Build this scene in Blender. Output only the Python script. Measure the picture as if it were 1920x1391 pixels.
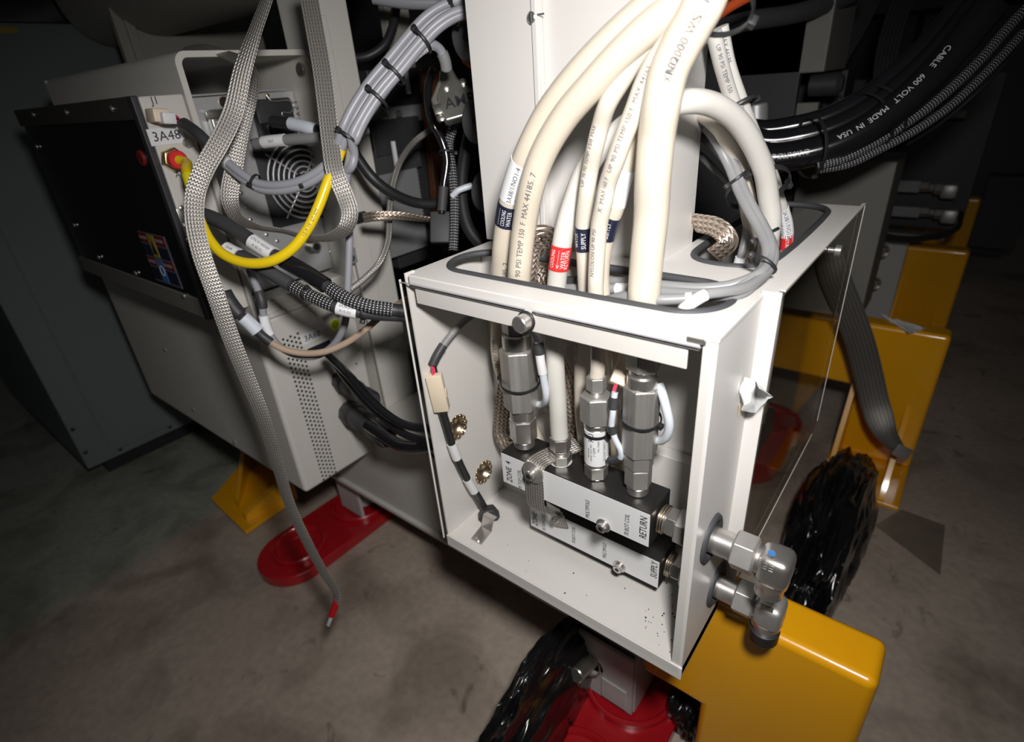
import bpy, bmesh, math, random
from mathutils import Vector as V, Matrix, noise
random.seed(7)
SC = bpy.context.scene
COL = SC.collection
for o in list(bpy.data.objects): bpy.data.objects.remove(o)
rad = math.radians

# ---------------- camera, world, light, exposure ----------------
CAM = V((0.12368, -0.39473, 0.18529))
RX = V((0.78365854, 0.61718158, -0.07047113))
RY = V((0.23884878, -0.40409605, -0.88298224))
RZ = V((-0.57343748, 0.67512464, -0.46408639))
F = 1032.73
cd = bpy.data.cameras.new('camera'); co = bpy.data.objects.new('camera', cd); COL.objects.link(co)
co.matrix_world = Matrix.Translation(CAM) @ Matrix((RX, -RY, -RZ)).transposed().to_4x4()
cd.sensor_width = 36; cd.lens = F * 36 / 1920; cd.clip_start = 0.01; cd.clip_end = 60
cd.dof.use_dof = True; cd.dof.focus_distance = 0.62; cd.dof.aperture_fstop = 4.5
SC.camera = co
w = bpy.data.worlds.new('world'); SC.world = w; w.use_nodes = True
w.node_tree.nodes['Background'].inputs[0].default_value = (0.9, 0.95, 1, 1)
w.node_tree.nodes['Background'].inputs[1].default_value = 0.012
SC.view_settings.view_transform = 'Standard'; SC.view_settings.look = 'None'
SC.view_settings.gamma = 1; SC.view_settings.use_curve_mapping = False
SC.view_settings.exposure = 0.0
def spot(name, loc, target, power, size, blend, radius, col=(1, .97, .93)):
    l = bpy.data.lights.new(name, 'SPOT'); l.energy = power; l.spot_size = rad(size); l.spot_blend = blend
    l.shadow_soft_size = radius; l.color = col
    o = bpy.data.objects.new(name, l); COL.objects.link(o); o.location = loc
    o.rotation_euler = (V(target) - V(loc)).to_track_quat('-Z', 'Y').to_euler()
LIGHT = CAM + RX * 0.06 - RY * 0.14 - RZ * 0.07
spot('flash', LIGHT, (-0.24, 0.12, -0.13), 34.0, 116, 1.0, 0.04, (1, .965, .94))

# ---------------- pixel -> point ----------------
def P(px, py, **k):
    d = RX * (px - 960) + RY * (py - 695.5) + RZ * F
    (a, v), = k.items()
    if a == 'd': return CAM + d * (v / F)
    i = 'xyz'.index(a)
    return CAM + d * ((v - CAM[i]) / d[i])
def depth(p): return (V(p) - CAM).dot(RZ)

# ---------------- materials ----------------
M = {}
def nt(m): return m.node_tree.nodes, m.node_tree.links
def mat(name, col, rough=.5, metal=0., var=.06, scale=30., bump=0., bscale=None, coat=0., sss=0., spec=.5, stretch=None, emit=None):
    m = bpy.data.materials.new(name); m.use_nodes = True; N, L = nt(m)
    b = N['Principled BSDF']
    b.inputs['Roughness'].default_value = rough; b.inputs['Metallic'].default_value = metal
    b.inputs['Coat Weight'].default_value = coat; b.inputs['Specular IOR Level'].default_value = spec
    b.inputs['Coat Roughness'].default_value = .08
    if sss:
        b.inputs['Subsurface Weight'].default_value = sss; b.inputs['Subsurface Radius'].default_value = (1, .7, .4)
        b.inputs['Subsurface Scale'].default_value = .01
    tc = N.new('ShaderNodeTexCoord'); mp = N.new('ShaderNodeMapping'); L.new(tc.outputs['Object'], mp.inputs[0])
    if stretch: mp.inputs['Scale'].default_value = stretch
    no = N.new('ShaderNodeTexNoise'); no.inputs['Scale'].default_value = scale; no.inputs['Detail'].default_value = 4
    L.new(mp.outputs[0], no.inputs['Vector'])
    mx = N.new('ShaderNodeMix'); mx.data_type = 'RGBA'
    mx.inputs[6].default_value = tuple(max(0, c * (1 - var * 2)) for c in col) + (1,)
    mx.inputs[7].default_value = tuple(min(1, c * (1 + var)) for c in col) + (1,)
    L.new(no.outputs[0], mx.inputs[0]); L.new(mx.outputs[2], b.inputs['Base Color'])
    if bump:
        n2 = N.new('ShaderNodeTexNoise'); n2.inputs['Scale'].default_value = bscale or scale * 6
        L.new(mp.outputs[0], n2.inputs['Vector'])
        bp = N.new('ShaderNodeBump'); bp.inputs['Strength'].default_value = bump; bp.inputs['Distance'].default_value = .002
        L.new(n2.outputs[0], bp.inputs['Height']); L.new(bp.outputs[0], b.inputs['Normal'])
    M[name] = m; return m
mat('white', (.70, .685, .66), .42, var=.02, scale=12, bump=.05, bscale=900)
mat('white_b', (.66, .645, .60), .5, var=.03, scale=12, bump=.05, bscale=900)
mat('beam_grey', (.50, .49, .47), .5, var=.04, scale=8)
mat('cab', (.16, .185, .19), .55, var=.05, scale=5)
mat('cab_b', (.30, .31, .29), .55, var=.05, scale=5)
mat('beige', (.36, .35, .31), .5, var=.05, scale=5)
mat('steel', (.68, .66, .63), .3, .9, var=.06, scale=60)
mat('brushed', (.60, .585, .56), .5, .8, var=.25, scale=160, bump=.25, bscale=400, stretch=(1, 1, .06))
mat('dull_steel', (.58, .57, .55), .48, .8, var=.08, scale=90)
mat('alu', (.66, .67, .68), .45, .55, var=.05, scale=50)
mat('anod', (.018, .017, .017), .42, var=.3, scale=300, bump=.1, bscale=700)
mat('rubber', (.055, .057, .062), .6, var=.1)
mat('black', (.022, .022, .024), .45, var=.15)
mat('plastic_dark', (.036, .037, .041), .5, var=.1, bump=.1, bscale=500)
mat('gloss_black', (.012, .012, .014), .16, var=.1, coat=.3)
mat('hose', (.62, .56, .46), .3, var=.03, scale=20, sss=.25, coat=.15)
mat('hose_b', (.62, .575, .50), .3, var=.03, scale=20, sss=.25, coat=.15)
mat('milk', (.60, .59, .555), .32, var=.02, scale=20, sss=.3, coat=.15)
mat('grey_cable', (.31, .315, .35), .38, var=.03)
mat('grey_c2', (.25, .255, .26), .38, var=.03)
mat('frame_dark', (.06, .058, .05), .45)
mat('beige_dim', (.17, .165, .15), .5, var=.05, scale=5)  # darker copy of beige, dimness of the far module put into the colour
mat('film', (.20, .165, .13), .35, var=.15, scale=25)
mat('grey_mid', (.24, .245, .25), .5, var=.04)
mat('sheath', (.045, .046, .05), .5, var=.1)
mat('lab', (.80, .81, .83), .45, var=.02)
mat('lab_blue', (.66, .71, .78), .35, var=.02)
mat('ink', (.015, .015, .02), .5)
mat('ink_grey', (.10, .10, .12), .5)
mat('ink_w', (.75, .75, .76), .5)
mat('navy', (.012, .016, .04), .4)
mat('red', (.72, .03, .03), .4)
mat('red_dim', (.16, .012, .012), .5)  # darker copy of red, dimness behind the glass put into the colour
mat('ochre', (.35, .27, .02), .5)
mat('pink', (.75, .06, .13), .4)
mat('red_paint', (.40, .008, .014), .28, var=.08, scale=12, coat=.4)
mat('yellow_paint', (.82, .38, .004), .3, var=.05, scale=7, coat=.4, bump=.04, bscale=120)
mat('yellow_tube', (.86, .62, .01), .28, var=.02, coat=.2)
mat('yellow_lab', (.85, .75, .02), .4)
mat('green', (.25, .42, .02), .4)
mat('blue_dot', (.08, .3, .75), .5)
mat('sign_blue', (.05, .16, .4), .5)
mat('copper', (.62, .50, .36), .25, 1., var=.1)
mat('brass', (.72, .52, .25), .28, 1., var=.1)
mat('cream', (.80, .68, .53), .45, var=.03)
mat('tan_cable', (.48, .36, .27), .4, var=.05)
mat('brown', (.13, .05, .022), .55, var=.15)
mat('bag', (.008, .008, .009), .2, var=.2, coat=.3, bump=.25, bscale=35)
mat('orange', (.6, .09, .02), .45)
mat('paper', (.80, .82, .82), .7, var=.04)
mat('green_metal', (.42, .42, .36), .35, .8, var=.1)
mat('zinc', (.5, .5, .45), .3, .9, var=.2, scale=40)

def uvmat(name, base, dark, rough, metal, kind, a, b, bumpd=.0006, thr=.55):
    """woven look from the sweep's own UVs: u = metres along, v = metres across"""
    m = bpy.data.materials.new(name); m.use_nodes = True; N, L = nt(m); bs = N['Principled BSDF']
    bs.inputs['Roughness'].default_value = rough; bs.inputs['Metallic'].default_value = metal
    uv = N.new('ShaderNodeUVMap'); uv.uv_map = 'UVMap'; sp = N.new('ShaderNodeSeparateXYZ'); L.new(uv.outputs[0], sp.inputs[0])
    def math_(op, x, y=None):
        n = N.new('ShaderNodeMath'); n.operation = op
        for i, q in enumerate((x, y)):
            if q is None: continue
            if isinstance(q, (int, float)): n.inputs[i].default_value = q
            else: L.new(q, n.inputs[i])
        return n.outputs[0]
    u = math_('MULTIPLY', sp.outputs[0], 6.2832 / a); v = math_('DIVIDE', sp.outputs[1], b)
    if kind == 'braid':
        pp = math_('PINGPONG', v, .5)
        h = math_('SINE', math_('ADD', u, math_('MULTIPLY', pp, 9.)))
        rib = math_('COSINE', math_('MULTIPLY', v, 6.2832))
        h = math_('ADD', math_('MULTIPLY', h, .5), math_('MULTIPLY', rib, .6))
    else:
        v2 = math_('MULTIPLY', v, 6.2832)
        h = math_('MULTIPLY', math_('SINE', math_('ADD', u, v2)), math_('SINE', math_('SUBTRACT', u, v2)))
    mr = N.new('ShaderNodeMapRange')
    mr.inputs[1].default_value = -.8 if kind == 'braid' else thr; mr.inputs[2].default_value = .7 if kind == 'braid' else thr + .15
    L.new(h, mr.inputs[0])
    mx = N.new('ShaderNodeMix'); mx.data_type = 'RGBA'; mx.inputs[6].default_value = (*dark, 1); mx.inputs[7].default_value = (*base, 1)
    L.new(mr.outputs[0], mx.inputs[0]); L.new(mx.outputs[2], bs.inputs['Base Color'])
    bp = N.new('ShaderNodeBump'); bp.inputs['Strength'].default_value = .8; bp.inputs['Distance'].default_value = bumpd
    L.new(h, bp.inputs['Height']); L.new(bp.outputs[0], bs.inputs['Normal'])
    M[name] = m
uvmat('braid_tin', (.66, .64, .60), (.30, .28, .26), .42, .75, 'braid', .0046, .0036)
uvmat('braid_cu', (.66, .57, .48), (.26, .2, .16), .4, .8, 'braid', .007, .0062)
uvmat('braid_dark', (.24, .23, .215), (.12, .115, .105), .4, .7, 'braid', .003, .0078, .0003)
uvmat('sleeving', (.72, .72, .75), (.018, .018, .02), .5, 0., 'fleck', .009, .0068)
uvmat('sleeving_far', (.35, .35, .37), (.012, .012, .014), .5, 0., 'fleck', .016, .012)

def glassy(name, tint, refl, rough):
    m = bpy.data.materials.new(name); m.use_nodes = True; N, L = nt(m); N.remove(N['Principled BSDF'])
    t = N.new('ShaderNodeBsdfTransparent'); t.inputs[0].default_value = (*tint, 1)
    g = N.new('ShaderNodeBsdfGlossy'); g.inputs['Roughness'].default_value = rough
    mx = N.new('ShaderNodeMixShader'); mx.inputs[0].default_value = refl; L.new(t.outputs[0], mx.inputs[1]); L.new(g.outputs[0], mx.inputs[2])
    L.new(mx.outputs[0], N['Material Output'].inputs[0]); M[name] = m
glassy('clear', (.985, .985, .98), .02, .02)
glassy('smoked', (.91, .90, .87), .15, .02)

def concrete():
    m = bpy.data.materials.new('concrete'); m.use_nodes = True; N, L = nt(m); b = N['Principled BSDF']
    tc = N.new('ShaderNodeTexCoord'); b.inputs['Roughness'].default_value = .62
    def noi(s, d, dist=0):
        n = N.new('ShaderNodeTexNoise'); n.inputs['Scale'].default_value = s; n.inputs['Detail'].default_value = d
        n.inputs['Distortion'].default_value = dist; L.new(tc.outputs['Object'], n.inputs['Vector']); return n.outputs[0]
    def ramp(x, p0, c0, p1, c1):
        r = N.new('ShaderNodeValToRGB'); e = r.color_ramp.elements
        e[0].position = p0; e[0].color = (*c0, 1); e[1].position = p1; e[1].color = (*c1, 1); L.new(x, r.inputs[0]); return r.outputs[0]
    def mul(a, c, f=1.):
        n = N.new('ShaderNodeMix'); n.data_type = 'RGBA'; n.blend_type = 'MULTIPLY'; n.inputs[0].default_value = f
        L.new(a, n.inputs[6]); L.new(c, n.inputs[7]); return n.outputs[2]
    base = ramp(noi(1.3, 6), .35, (.37, .305, .25), .65, (.52, .435, .36))
    blot = ramp(noi(5, 8, .6), .32, (.45, .43, .40), .52, (1, 1, 1))
    spot_ = ramp(noi(13, 6, 1.), .25, (.35, .33, .3), .36, (1, 1, 1))
    fine = ramp(noi(60, 8), .3, (.82, .82, .82), .7, (1, 1, 1))
    sx = N.new('ShaderNodeSeparateXYZ'); L.new(tc.outputs['Object'], sx.inputs[0])
    ad = N.new('ShaderNodeMath'); ad.operation = 'MULTIPLY_ADD'; ad.inputs[1].default_value = .22; L.new(noi(3, 6), ad.inputs[0]); L.new(sx.outputs[0], ad.inputs[2])
    mr = N.new('ShaderNodeMapRange'); mr.inputs[1].default_value = -1.32; mr.inputs[2].default_value = -1.24; L.new(ad.outputs[0], mr.inputs[0])
    pm = N.new('ShaderNodeMix'); pm.data_type = 'RGBA'; pm.inputs[6].default_value = (.34, .37, .31, 1); L.new(mr.outputs[0], pm.inputs[0]); L.new(base, pm.inputs[7]); base = pm.outputs[2]
    L.new(mul(mul(mul(base, blot, .7), spot_, .8), fine), b.inputs['Base Color'])
    bp = N.new('ShaderNodeBump'); bp.inputs['Strength'].default_value = .2; bp.inputs['Distance'].default_value = .004
    L.new(noi(40, 8), bp.inputs['Height']); L.new(bp.outputs[0], b.inputs['Normal']); M['concrete'] = m
concrete()

# ---------------- object helpers ----------------
def tag(o, label, cat, group=None, kind=None):
    if label: o['label'] = label
    if cat: o['category'] = cat
    if group: o['group'] = group
    if kind: o['kind'] = kind
    return o
def thing(name, label, cat, loc, group=None):
    o = bpy.data.objects.new(name, None); COL.objects.link(o); o.location = loc; o.empty_display_size = .02
    return tag(o, label, cat, group)
def link(name, me, m, parent=None, smooth=40, wn=False):
    if isinstance(m, str): m = M[m]
    if me.materials: me.materials[0] = m
    else: me.materials.append(m)
    if smooth:
        me.polygons.foreach_set('use_smooth', [True] * len(me.polygons)); me.set_sharp_from_angle(angle=rad(smooth))
    o = bpy.data.objects.new(name, me); COL.objects.link(o)
    if wn: q = o.modifiers.new('normals', 'WEIGHTED_NORMAL'); q.keep_sharp = True; q.weight = 100
    if parent:
        o.parent = parent
        if parent.type == 'EMPTY': o.location = -parent.location
    return o
def bm_link(name, bm, m, parent=None, smooth=40, wn=False):
    bmesh.ops.recalc_face_normals(bm, faces=bm.faces)
    me = bpy.data.meshes.new(name); bm.to_mesh(me); bm.free(); return link(name, me, m, parent, smooth, wn)
def frame(d):
    d = V(d).normalized(); a = V((0, 0, 1)) if abs(d.z) < .9 else V((1, 0, 0))
    n = a.cross(d).normalized(); return d, n, d.cross(n)
def bm_box(bm, a, b, bev=0., seg=2):
    r = bmesh.ops.create_cube(bm, size=1); vs = r['verts']
    a, b = V(a), V(b)
    for v in vs: v.co = V(((a[i] + b[i]) / 2 + v.co[i] * (b[i] - a[i]) for i in range(3)))
    if bev:
        es = list({e for v in vs for e in v.link_edges})
        bmesh.ops.bevel(bm, geom=es, offset=bev, segments=seg, affect='EDGES', profile=.5)
def box(name, a, b, m, parent=None, bev=.0015, seg=2):
    bm = bmesh.new(); bm_box(bm, a, b, bev, seg); return bm_link(name, bm, m, parent, 50, bev > 0)
def obox(name, c, ax, size, m, parent=None, bev=.001):
    """oriented box; ax = (x dir, y dir) orthonormalised"""
    x = V(ax[0]).normalized(); z = x.cross(V(ax[1])).normalized(); y = z.cross(x)
    bm = bmesh.new(); s = V(size) / 2; bm_box(bm, -s, s, bev)
    bm.transform(Matrix.Translation(V(c)) @ Matrix((x, y, z)).transposed().to_4x4())
    return bm_link(name, bm, m, parent)
def bm_lathe(bm, p0, d, prof, n=24, rot=0., cap=True):
    d, a, b = frame(d); p0 = V(p0); rows = []
    for s, r in prof:
        rows.append([bm.verts.new(p0 + d * s + (a * math.cos(t) + b * math.sin(t)) * max(r, 1e-5))
                     for t in (rot + 2 * math.pi * i / n for i in range(n))])
    for q, t in zip(rows, rows[1:]):
        for i in range(n): bm.faces.new((q[i], q[(i + 1) % n], t[(i + 1) % n], t[i]))
    if cap: bm.faces.new(rows[0][::-1]); bm.faces.new(rows[-1])
def lathe(name, p0, d, prof, m, parent=None, n=24, rot=0., cap=True, smooth=40):
    bm = bmesh.new(); bm_lathe(bm, p0, d, prof, n, rot, cap); return bm_link(name, bm, m, parent, smooth)
def cyl(name, p0, p1, r, m, parent=None, n=24, bev=None):
    p0, p1 = V(p0), V(p1); L = (p1 - p0).length; b = min(r * .12, L * .2) if bev is None else bev
    return lathe(name, p0, p1 - p0, [(0, r - b), (b, r), (L - b, r), (L, r - b)], m, parent, n)
def hexn(name, p0, p1, R, m, parent=None, rot=0.):
    p0, p1 = V(p0), V(p1); L = (p1 - p0).length; c = R * .12
    bm = bmesh.new(); bm_lathe(bm, p0, p1 - p0, [(0, R * .88), (c * .7, R), (L - c * .7, R), (L, R * .88)], 6, rot)
    bmesh.ops.bevel(bm, geom=[e for e in bm.edges], offset=R * .03, segments=1, affect='EDGES')
    return bm_link(name, bm, m, parent, 25)
def bm_ring(bm, c, nrm, R, r, n=40, k=8, ry=None):
    d, a, b = frame(nrm); c = V(c); rows = []
    for i in range(n):
        t = 2 * math.pi * i / n; o = a * math.cos(t) + b * math.sin(t)
        rows.append([bm.verts.new(c + o * (R + r * math.cos(q)) + d * ((ry or r) * math.sin(q))) for q in (2 * math.pi * j / k for j in range(k))])
    for i in range(n):
        q, t = rows[i], rows[(i + 1) % n]
        for j in range(k): bm.faces.new((q[j], t[j], t[(j + 1) % k], q[(j + 1) % k]))
def ring(name, c, nrm, R, r, m, parent=None, ry=None, n=40):
    bm = bmesh.new(); bm_ring(bm, c, nrm, R, r, n, 8, ry); return bm_link(name, bm, m, parent, 60)
def sphere(name, c, r, m, parent=None, sc=(1, 1, 1)):
    bm = bmesh.new(); bmesh.ops.create_uvsphere(bm, u_segments=16, v_segments=10, radius=r)
    for v in bm.verts: v.co = V(c) + V((v.co[i] * sc[i] for i in range(3)))
    return bm_link(name, bm, m, parent, 80)
def plate(name, outer, holes, fmap, thick, m, parent=None, bev=0.):
    """flat sheet with real holes: 2D loops -> fmap(u, v), extruded by the vector thick"""
    bm = bmesh.new(); loops = []
    for lp in [outer] + list(holes):
        vs = [bm.verts.new(fmap(*q)) for q in lp]; loops.append(vs)
    es = [bm.edges.new((vs[i], vs[(i + 1) % len(vs)])) for vs in loops for i in range(len(vs))]
    bmesh.ops.triangle_fill(bm, edges=es, use_beauty=True)
    g = bmesh.ops.extrude_face_region(bm, geom=list(bm.faces))
    for v in g['geom']:
        if isinstance(v, bmesh.types.BMVert): v.co += V(thick)
    return bm_link(name, bm, m, parent, 30)
def circ(cx, cy, rx, ry=None, n=28): return [(cx + rx * math.cos(2 * math.pi * i / n), cy + (ry or rx) * math.sin(2 * math.pi * i / n)) for i in range(n)]
def rrect(x0, y0, x1, y1, r, n=8):
    out = []
    for cx, cy, a in ((x1 - r, y1 - r, 0), (x0 + r, y1 - r, 90), (x0 + r, y0 + r, 180), (x1 - r, y0 + r, 270)):
        out += [(cx + r * math.cos(rad(a + 90 * i / n)), cy + r * math.sin(rad(a + 90 * i / n))) for i in range(n + 1)]
    return out
def prism(name, poly, vec, m, parent=None, bev=0.):
    bm = bmesh.new(); vs = [bm.verts.new(V(p)) for p in poly]; f = bm.faces.new(vs)
    g = bmesh.ops.extrude_face_region(bm, geom=[f])
    for v in g['geom']:
        if isinstance(v, bmesh.types.BMVert): v.co += V(vec)
    bmesh.ops.recalc_face_normals(bm, faces=bm.faces)
    if bev: bmesh.ops.bevel(bm, geom=list(bm.edges), offset=bev, segments=4, affect='EDGES', profile=.5)
    return bm_link(name, bm, m, parent, 50, bev > 0)

class Path:
    def __init__(s, pts, ax='d', per=9, closed=False):
        c = []
        for q in pts:
            if isinstance(q, V): c.append(q)
            elif len(q) == 4: c.append(P(q[0], q[1], **{q[3]: q[2]}))
            else: c.append(P(q[0], q[1], **{ax: q[2]}))
        s.c = c; s.closed = closed; out = []; prm = []
        n = len(c); rng = n if closed else n - 1
        for i in range(rng):
            if closed: a, b, d, e = c[i - 1], c[i], c[(i + 1) % n], c[(i + 2) % n]
            else:
                b, d = c[i], c[i + 1]
                a = c[i - 1] if i else b * 2 - d; e = c[i + 2] if i + 2 < n else d * 2 - b
            t0 = 0; t1 = t0 + max((b - a).length, 1e-5) ** .5; t2 = t1 + max((d - b).length, 1e-5) ** .5; t3 = t2 + max((e - d).length, 1e-5) ** .5
            for k in range(per):
                t = t1 + (t2 - t1) * k / per
                A1 = a * ((t1 - t) / (t1 - t0)) + b * ((t - t0) / (t1 - t0)); A2 = b * ((t2 - t) / (t2 - t1)) + d * ((t - t1) / (t2 - t1))
                A3 = d * ((t3 - t) / (t3 - t2)) + e * ((t - t2) / (t3 - t2))
                B1 = A1 * ((t2 - t) / (t2 - t0)) + A2 * ((t - t0) / (t2 - t0)); B2 = A2 * ((t3 - t) / (t3 - t1)) + A3 * ((t - t1) / (t3 - t1))
                out.append(B1 * ((t2 - t) / (t2 - t1)) + B2 * ((t - t1) / (t2 - t1))); prm.append(i + k / per)
        if not closed: out.append(c[-1].copy()); prm.append(n - 1.)
        s.p = out; s.prm = prm; m = len(out)
        s.T = []
        for i in range(m):
            if closed: d = out[(i + 1) % m] - out[i - 1]
            else: d = out[min(i + 1, m - 1)] - out[max(i - 1, 0)]
            s.T.append(d.normalized())
        s.s = [0.]
        for i in range(1, m): s.s.append(s.s[-1] + (out[i] - out[i - 1]).length)
        s.len = s.s[-1]
        _, n0, _ = frame(s.T[0]); s.N = [n0]
        for i in range(1, m):
            nn = s.N[-1] - s.T[i] * s.N[-1].dot(s.T[i]); s.N.append(nn.normalized())
        s.B = [t.cross(n) for t, n in zip(s.T, s.N)]
    def at(s, x):
        x = min(max(x, 0), s.len); i = 0
        while i < len(s.s) - 2 and s.s[i + 1] < x: i += 1
        f = (x - s.s[i]) / max(s.s[i + 1] - s.s[i], 1e-9)
        return s.p[i].lerp(s.p[i + 1], f), s.T[i].lerp(s.T[i + 1], f).normalized()
    def near(s, q):
        """arc length of the sample nearest to a point"""
        return s.s[min(range(len(s.p)), key=lambda i: (s.p[i] - q).length)]
    def px(s, x, y):
        """arc length where the path passes the pixel ray x, y"""
        d = (RX * (x - 960) + RY * (y - 695.5) + RZ * F).normalized()
        return s.s[min(range(len(s.p)), key=lambda i: (s.p[i] - CAM - d * (s.p[i] - CAM).dot(d)).length)]
def sweep(name, path, rows, m, parent=None, closed=False, vs=None, smooth=60):
    """rows[i] = list of points (cross-section at sample i)"""
    bm = bmesh.new(); uv = bm.loops.layers.uv.new('UVMap')
    R = [[bm.verts.new(q) for q in r] for r in rows]; k = len(rows[0])
    if vs is None: vs = [j / k for j in range(k + 1)]
    idx = list(range(len(R))) + ([0] if closed else [])
    for a, b in zip(range(len(idx) - 1), range(1, len(idx))):
        ua = path.s[a]; ub = path.s[b] if b < len(path.s) else path.len + .01
        for j in range(k):
            f = bm.faces.new((R[idx[a]][j], R[idx[a]][(j + 1) % k], R[idx[b]][(j + 1) % k], R[idx[b]][j]))
            for l, q in zip(f.loops, ((ua, vs[j]), (ua, vs[j + 1]), (ub, vs[j + 1]), (ub, vs[j]))): l[uv].uv = q
    if not closed:
        bm.faces.new(R[0][::-1]); bm.faces.new(R[-1])
    return bm_link(name, bm, m, parent, smooth)
def tube(name, path, r, m, parent=None, k=12, rf=None):
    rows = []
    for i in range(len(path.p)):
        q = r if rf is None else rf(path.s[i] / path.len) * r
        rows.append([path.p[i] + (path.N[i] * math.cos(t) + path.B[i] * math.sin(t)) * q for t in (2 * math.pi * j / k for j in range(k))])
    return sweep(name, path, rows, m, parent, path.closed, [j / k * 2 * math.pi * r for j in range(k + 1)])
def fmix(f, q):
    a = int(min(q, len(f) - 2)); return V(f[a]).lerp(V(f[a + 1]), q - a)
def strap(name, path, wid, th, m, parent=None, tw=None, face=None, wf=None):
    """flat strap; faces the camera side unless turned by tw (degrees per control point)"""
    rows = []; base = face
    for i in range(len(path.p)):
        T = path.T[i]; n = (CAM - path.p[i]) if face is None else fmix(face, path.prm[i]); n = (n - T * n.dot(T)).normalized()
        if tw:
            q = path.prm[i]; a = int(min(q, len(tw) - 2)); f = q - a; ang = rad(tw[a] * (1 - f) + tw[a + 1] * f)
            n = Matrix.Rotation(ang, 3, T) @ n
        b = T.cross(n); ww = wid * (wf(path.prm[i]) if wf else 1)
        h = ww / 2; t = th / 2; rows.append([path.p[i] + b * x + n * y for x, y in
            ((-h, -t * .3), (-h * .9, -t), (h * .9, -t), (h, -t * .3), (h, t * .3), (h * .9, t), (0, t * 1.25), (-h * .9, t), (-h, t * .3))])
    xs = [0, .05, .95, 1, 1, .95, .5, .05, 0, 0]
    return sweep(name, path, rows, m, parent, False, [x * wid for x in xs], 50)
def sub(path, s0, s1, n=10):
    return Path([path.at(s0 + (s1 - s0) * i / n)[0] for i in range(n + 1)], per=1)
def collar(name, path, s, half, r, m, parent, k=16):
    return tube(name, sub(path, s - half, s + half, 8), r, m, parent, k)

# ---------------- lettering ----------------
_fc = {}
def glyphs(txt, bold=False):
    if (txt, bold) in _fc: return _fc[(txt, bold)]
    c = bpy.data.curves.new('lettering', 'FONT'); c.body = txt; c.size = 1; c.resolution_u = 2; c.align_x = 'CENTER'; c.align_y = 'CENTER'
    c.offset = .006 if bold else 0
    o = bpy.data.objects.new('lettering', c); COL.objects.link(o)
    bpy.context.view_layer.update(); dg = bpy.context.evaluated_depsgraph_get()
    me = bpy.data.meshes.new_from_object(o.evaluated_get(dg)); bpy.data.objects.remove(o); bpy.data.curves.remove(c)
    r = ([v.co.copy() for v in me.vertices], [tuple(p.vertices) for p in me.polygons]); bpy.data.meshes.remove(me)
    _fc[(txt, bold)] = r; return r
def mesh_txt(name, vs, fs, m, parent):
    me = bpy.data.meshes.new(name); me.from_pydata(vs, [], fs); me.update(); return link(name, me, m, parent, 0)
def text(txt, c, u, v, size, m='ink', parent=None, wide=1., off=.0004, bold=False):
    vs, fs = glyphs(txt, bold); u = V(u).normalized(); n = u.cross(V(v)).normalized(); v = n.cross(u)
    return mesh_txt('lettering', [V(c) + u * (q.x * size * wide) + v * (q.y * size) + n * off for q in vs], fs, m, parent)
def tube_text(txt, path, s, r, size, m='ink', parent=None, rot=0., dv=0., wide=1., flip=1, off=.0003, up=None):
    """lettering bent round a hose, reading along it on the side that faces -Y/up (toward the room)"""
    vs, fs = glyphs(txt); out = []
    for q in vs:
        p, T = path.at(s + flip * q.x * size * wide); f = CAM - p; f = (f - T * f.dot(T)).normalized(); l = -flip * T.cross(f) * flip
        a = (flip * q.y * size + dv) / r + rot
        out.append(p + (f * math.cos(a) + l * math.sin(a)) * (r + off))
    return mesh_txt('lettering', out, fs, m, parent)
TG = {}
def tie(label, c, nrm, R, wid=.0045, group='black cable ties', head=None, m='black', squash=None):
    """cable tie: a flat band round a bundle with its locking head"""
    t = thing('cable_tie', label, 'cable tie', c, group); d, a, b = frame(nrm)
    bm = bmesh.new(); bm_ring(bm, c, nrm, R, .0009, 28, 6, wid / 2); o = bm_link('band', bm, m, t, 60)
    h = V(head).normalized() if head is not None else (a + b).normalized(); h = (h - d * h.dot(d)).normalized()
    obox('locking_head', V(c) + h * (R + .002), (d, h), (wid * 1.4, .0055, .006), m, t, .0006)
    return t
def screw(name, c, n, r, m, parent, h=None, slot=None):
    n = V(n).normalized(); h = h or r * .6
    o = lathe(name, c, n, [(0, r), (h * .6, r), (h, r * .7)], m, parent, 14)
    return o

# ---------------- setting ----------------
FZ = -.87
def struct(name, o):
    o['kind'] = 'structure'; return o
struct('floor', box('floor', (-5, -2.5, FZ - .06), (4, 7, FZ), 'concrete', None, 0))
struct('wall_back', box('wall_back', (-5, 6.4, FZ), (4, 6.5, 2.2), 'cab_b', None, 0))
struct('wall_left', box('wall_left', (-4.6, -2.5, FZ), (-4.5, 6.4, 2.2), 'cab_b', None, 0))
X, Y, Z = V((1, 0, 0)), V((0, 1, 0)), V((0, 0, 1))

# ---------------- open sheet-metal enclosure ----------------
E = thing('sheet_metal_enclosure', 'open white sheet metal enclosure with clear front cover holding the black manifolds', 'enclosure', (-.18, .06, -.417))
box('floor_panel', (-.36, 0, -.4165), (0, .13, -.4), 'white', E, .0008)
box('front_lip', (-.361, -.0035, -.4185), (.001, -.0002, -.3985), 'white', E, .001)
LW = plate('left_wall', [(0, -.417), (.16, -.417), (.16, 0), (0, 0)], [circ(.047, -.237, .0185), circ(.088, -.343, .0185)], lambda u, v: V((-.362, u, v)), (.002, 0, 0), 'white', E)
box('back_wall', (-.36, .13, -.416), (-.0005, .132, -.003), 'white', E, .0005)
RW = plate('right_wall', [(0, -.417), (.112, -.417), (.112, -.003), (0, -.003)], [circ(.043, -.2425, .023), circ(.086, -.351, .022)], lambda u, v: V((-.002, u, v)), (.002, 0, 0), 'white', E)
box('corner_flange', (-.012, -.0012, -.415), (0, .0006, -.004), 'white', E, .0005)
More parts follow.
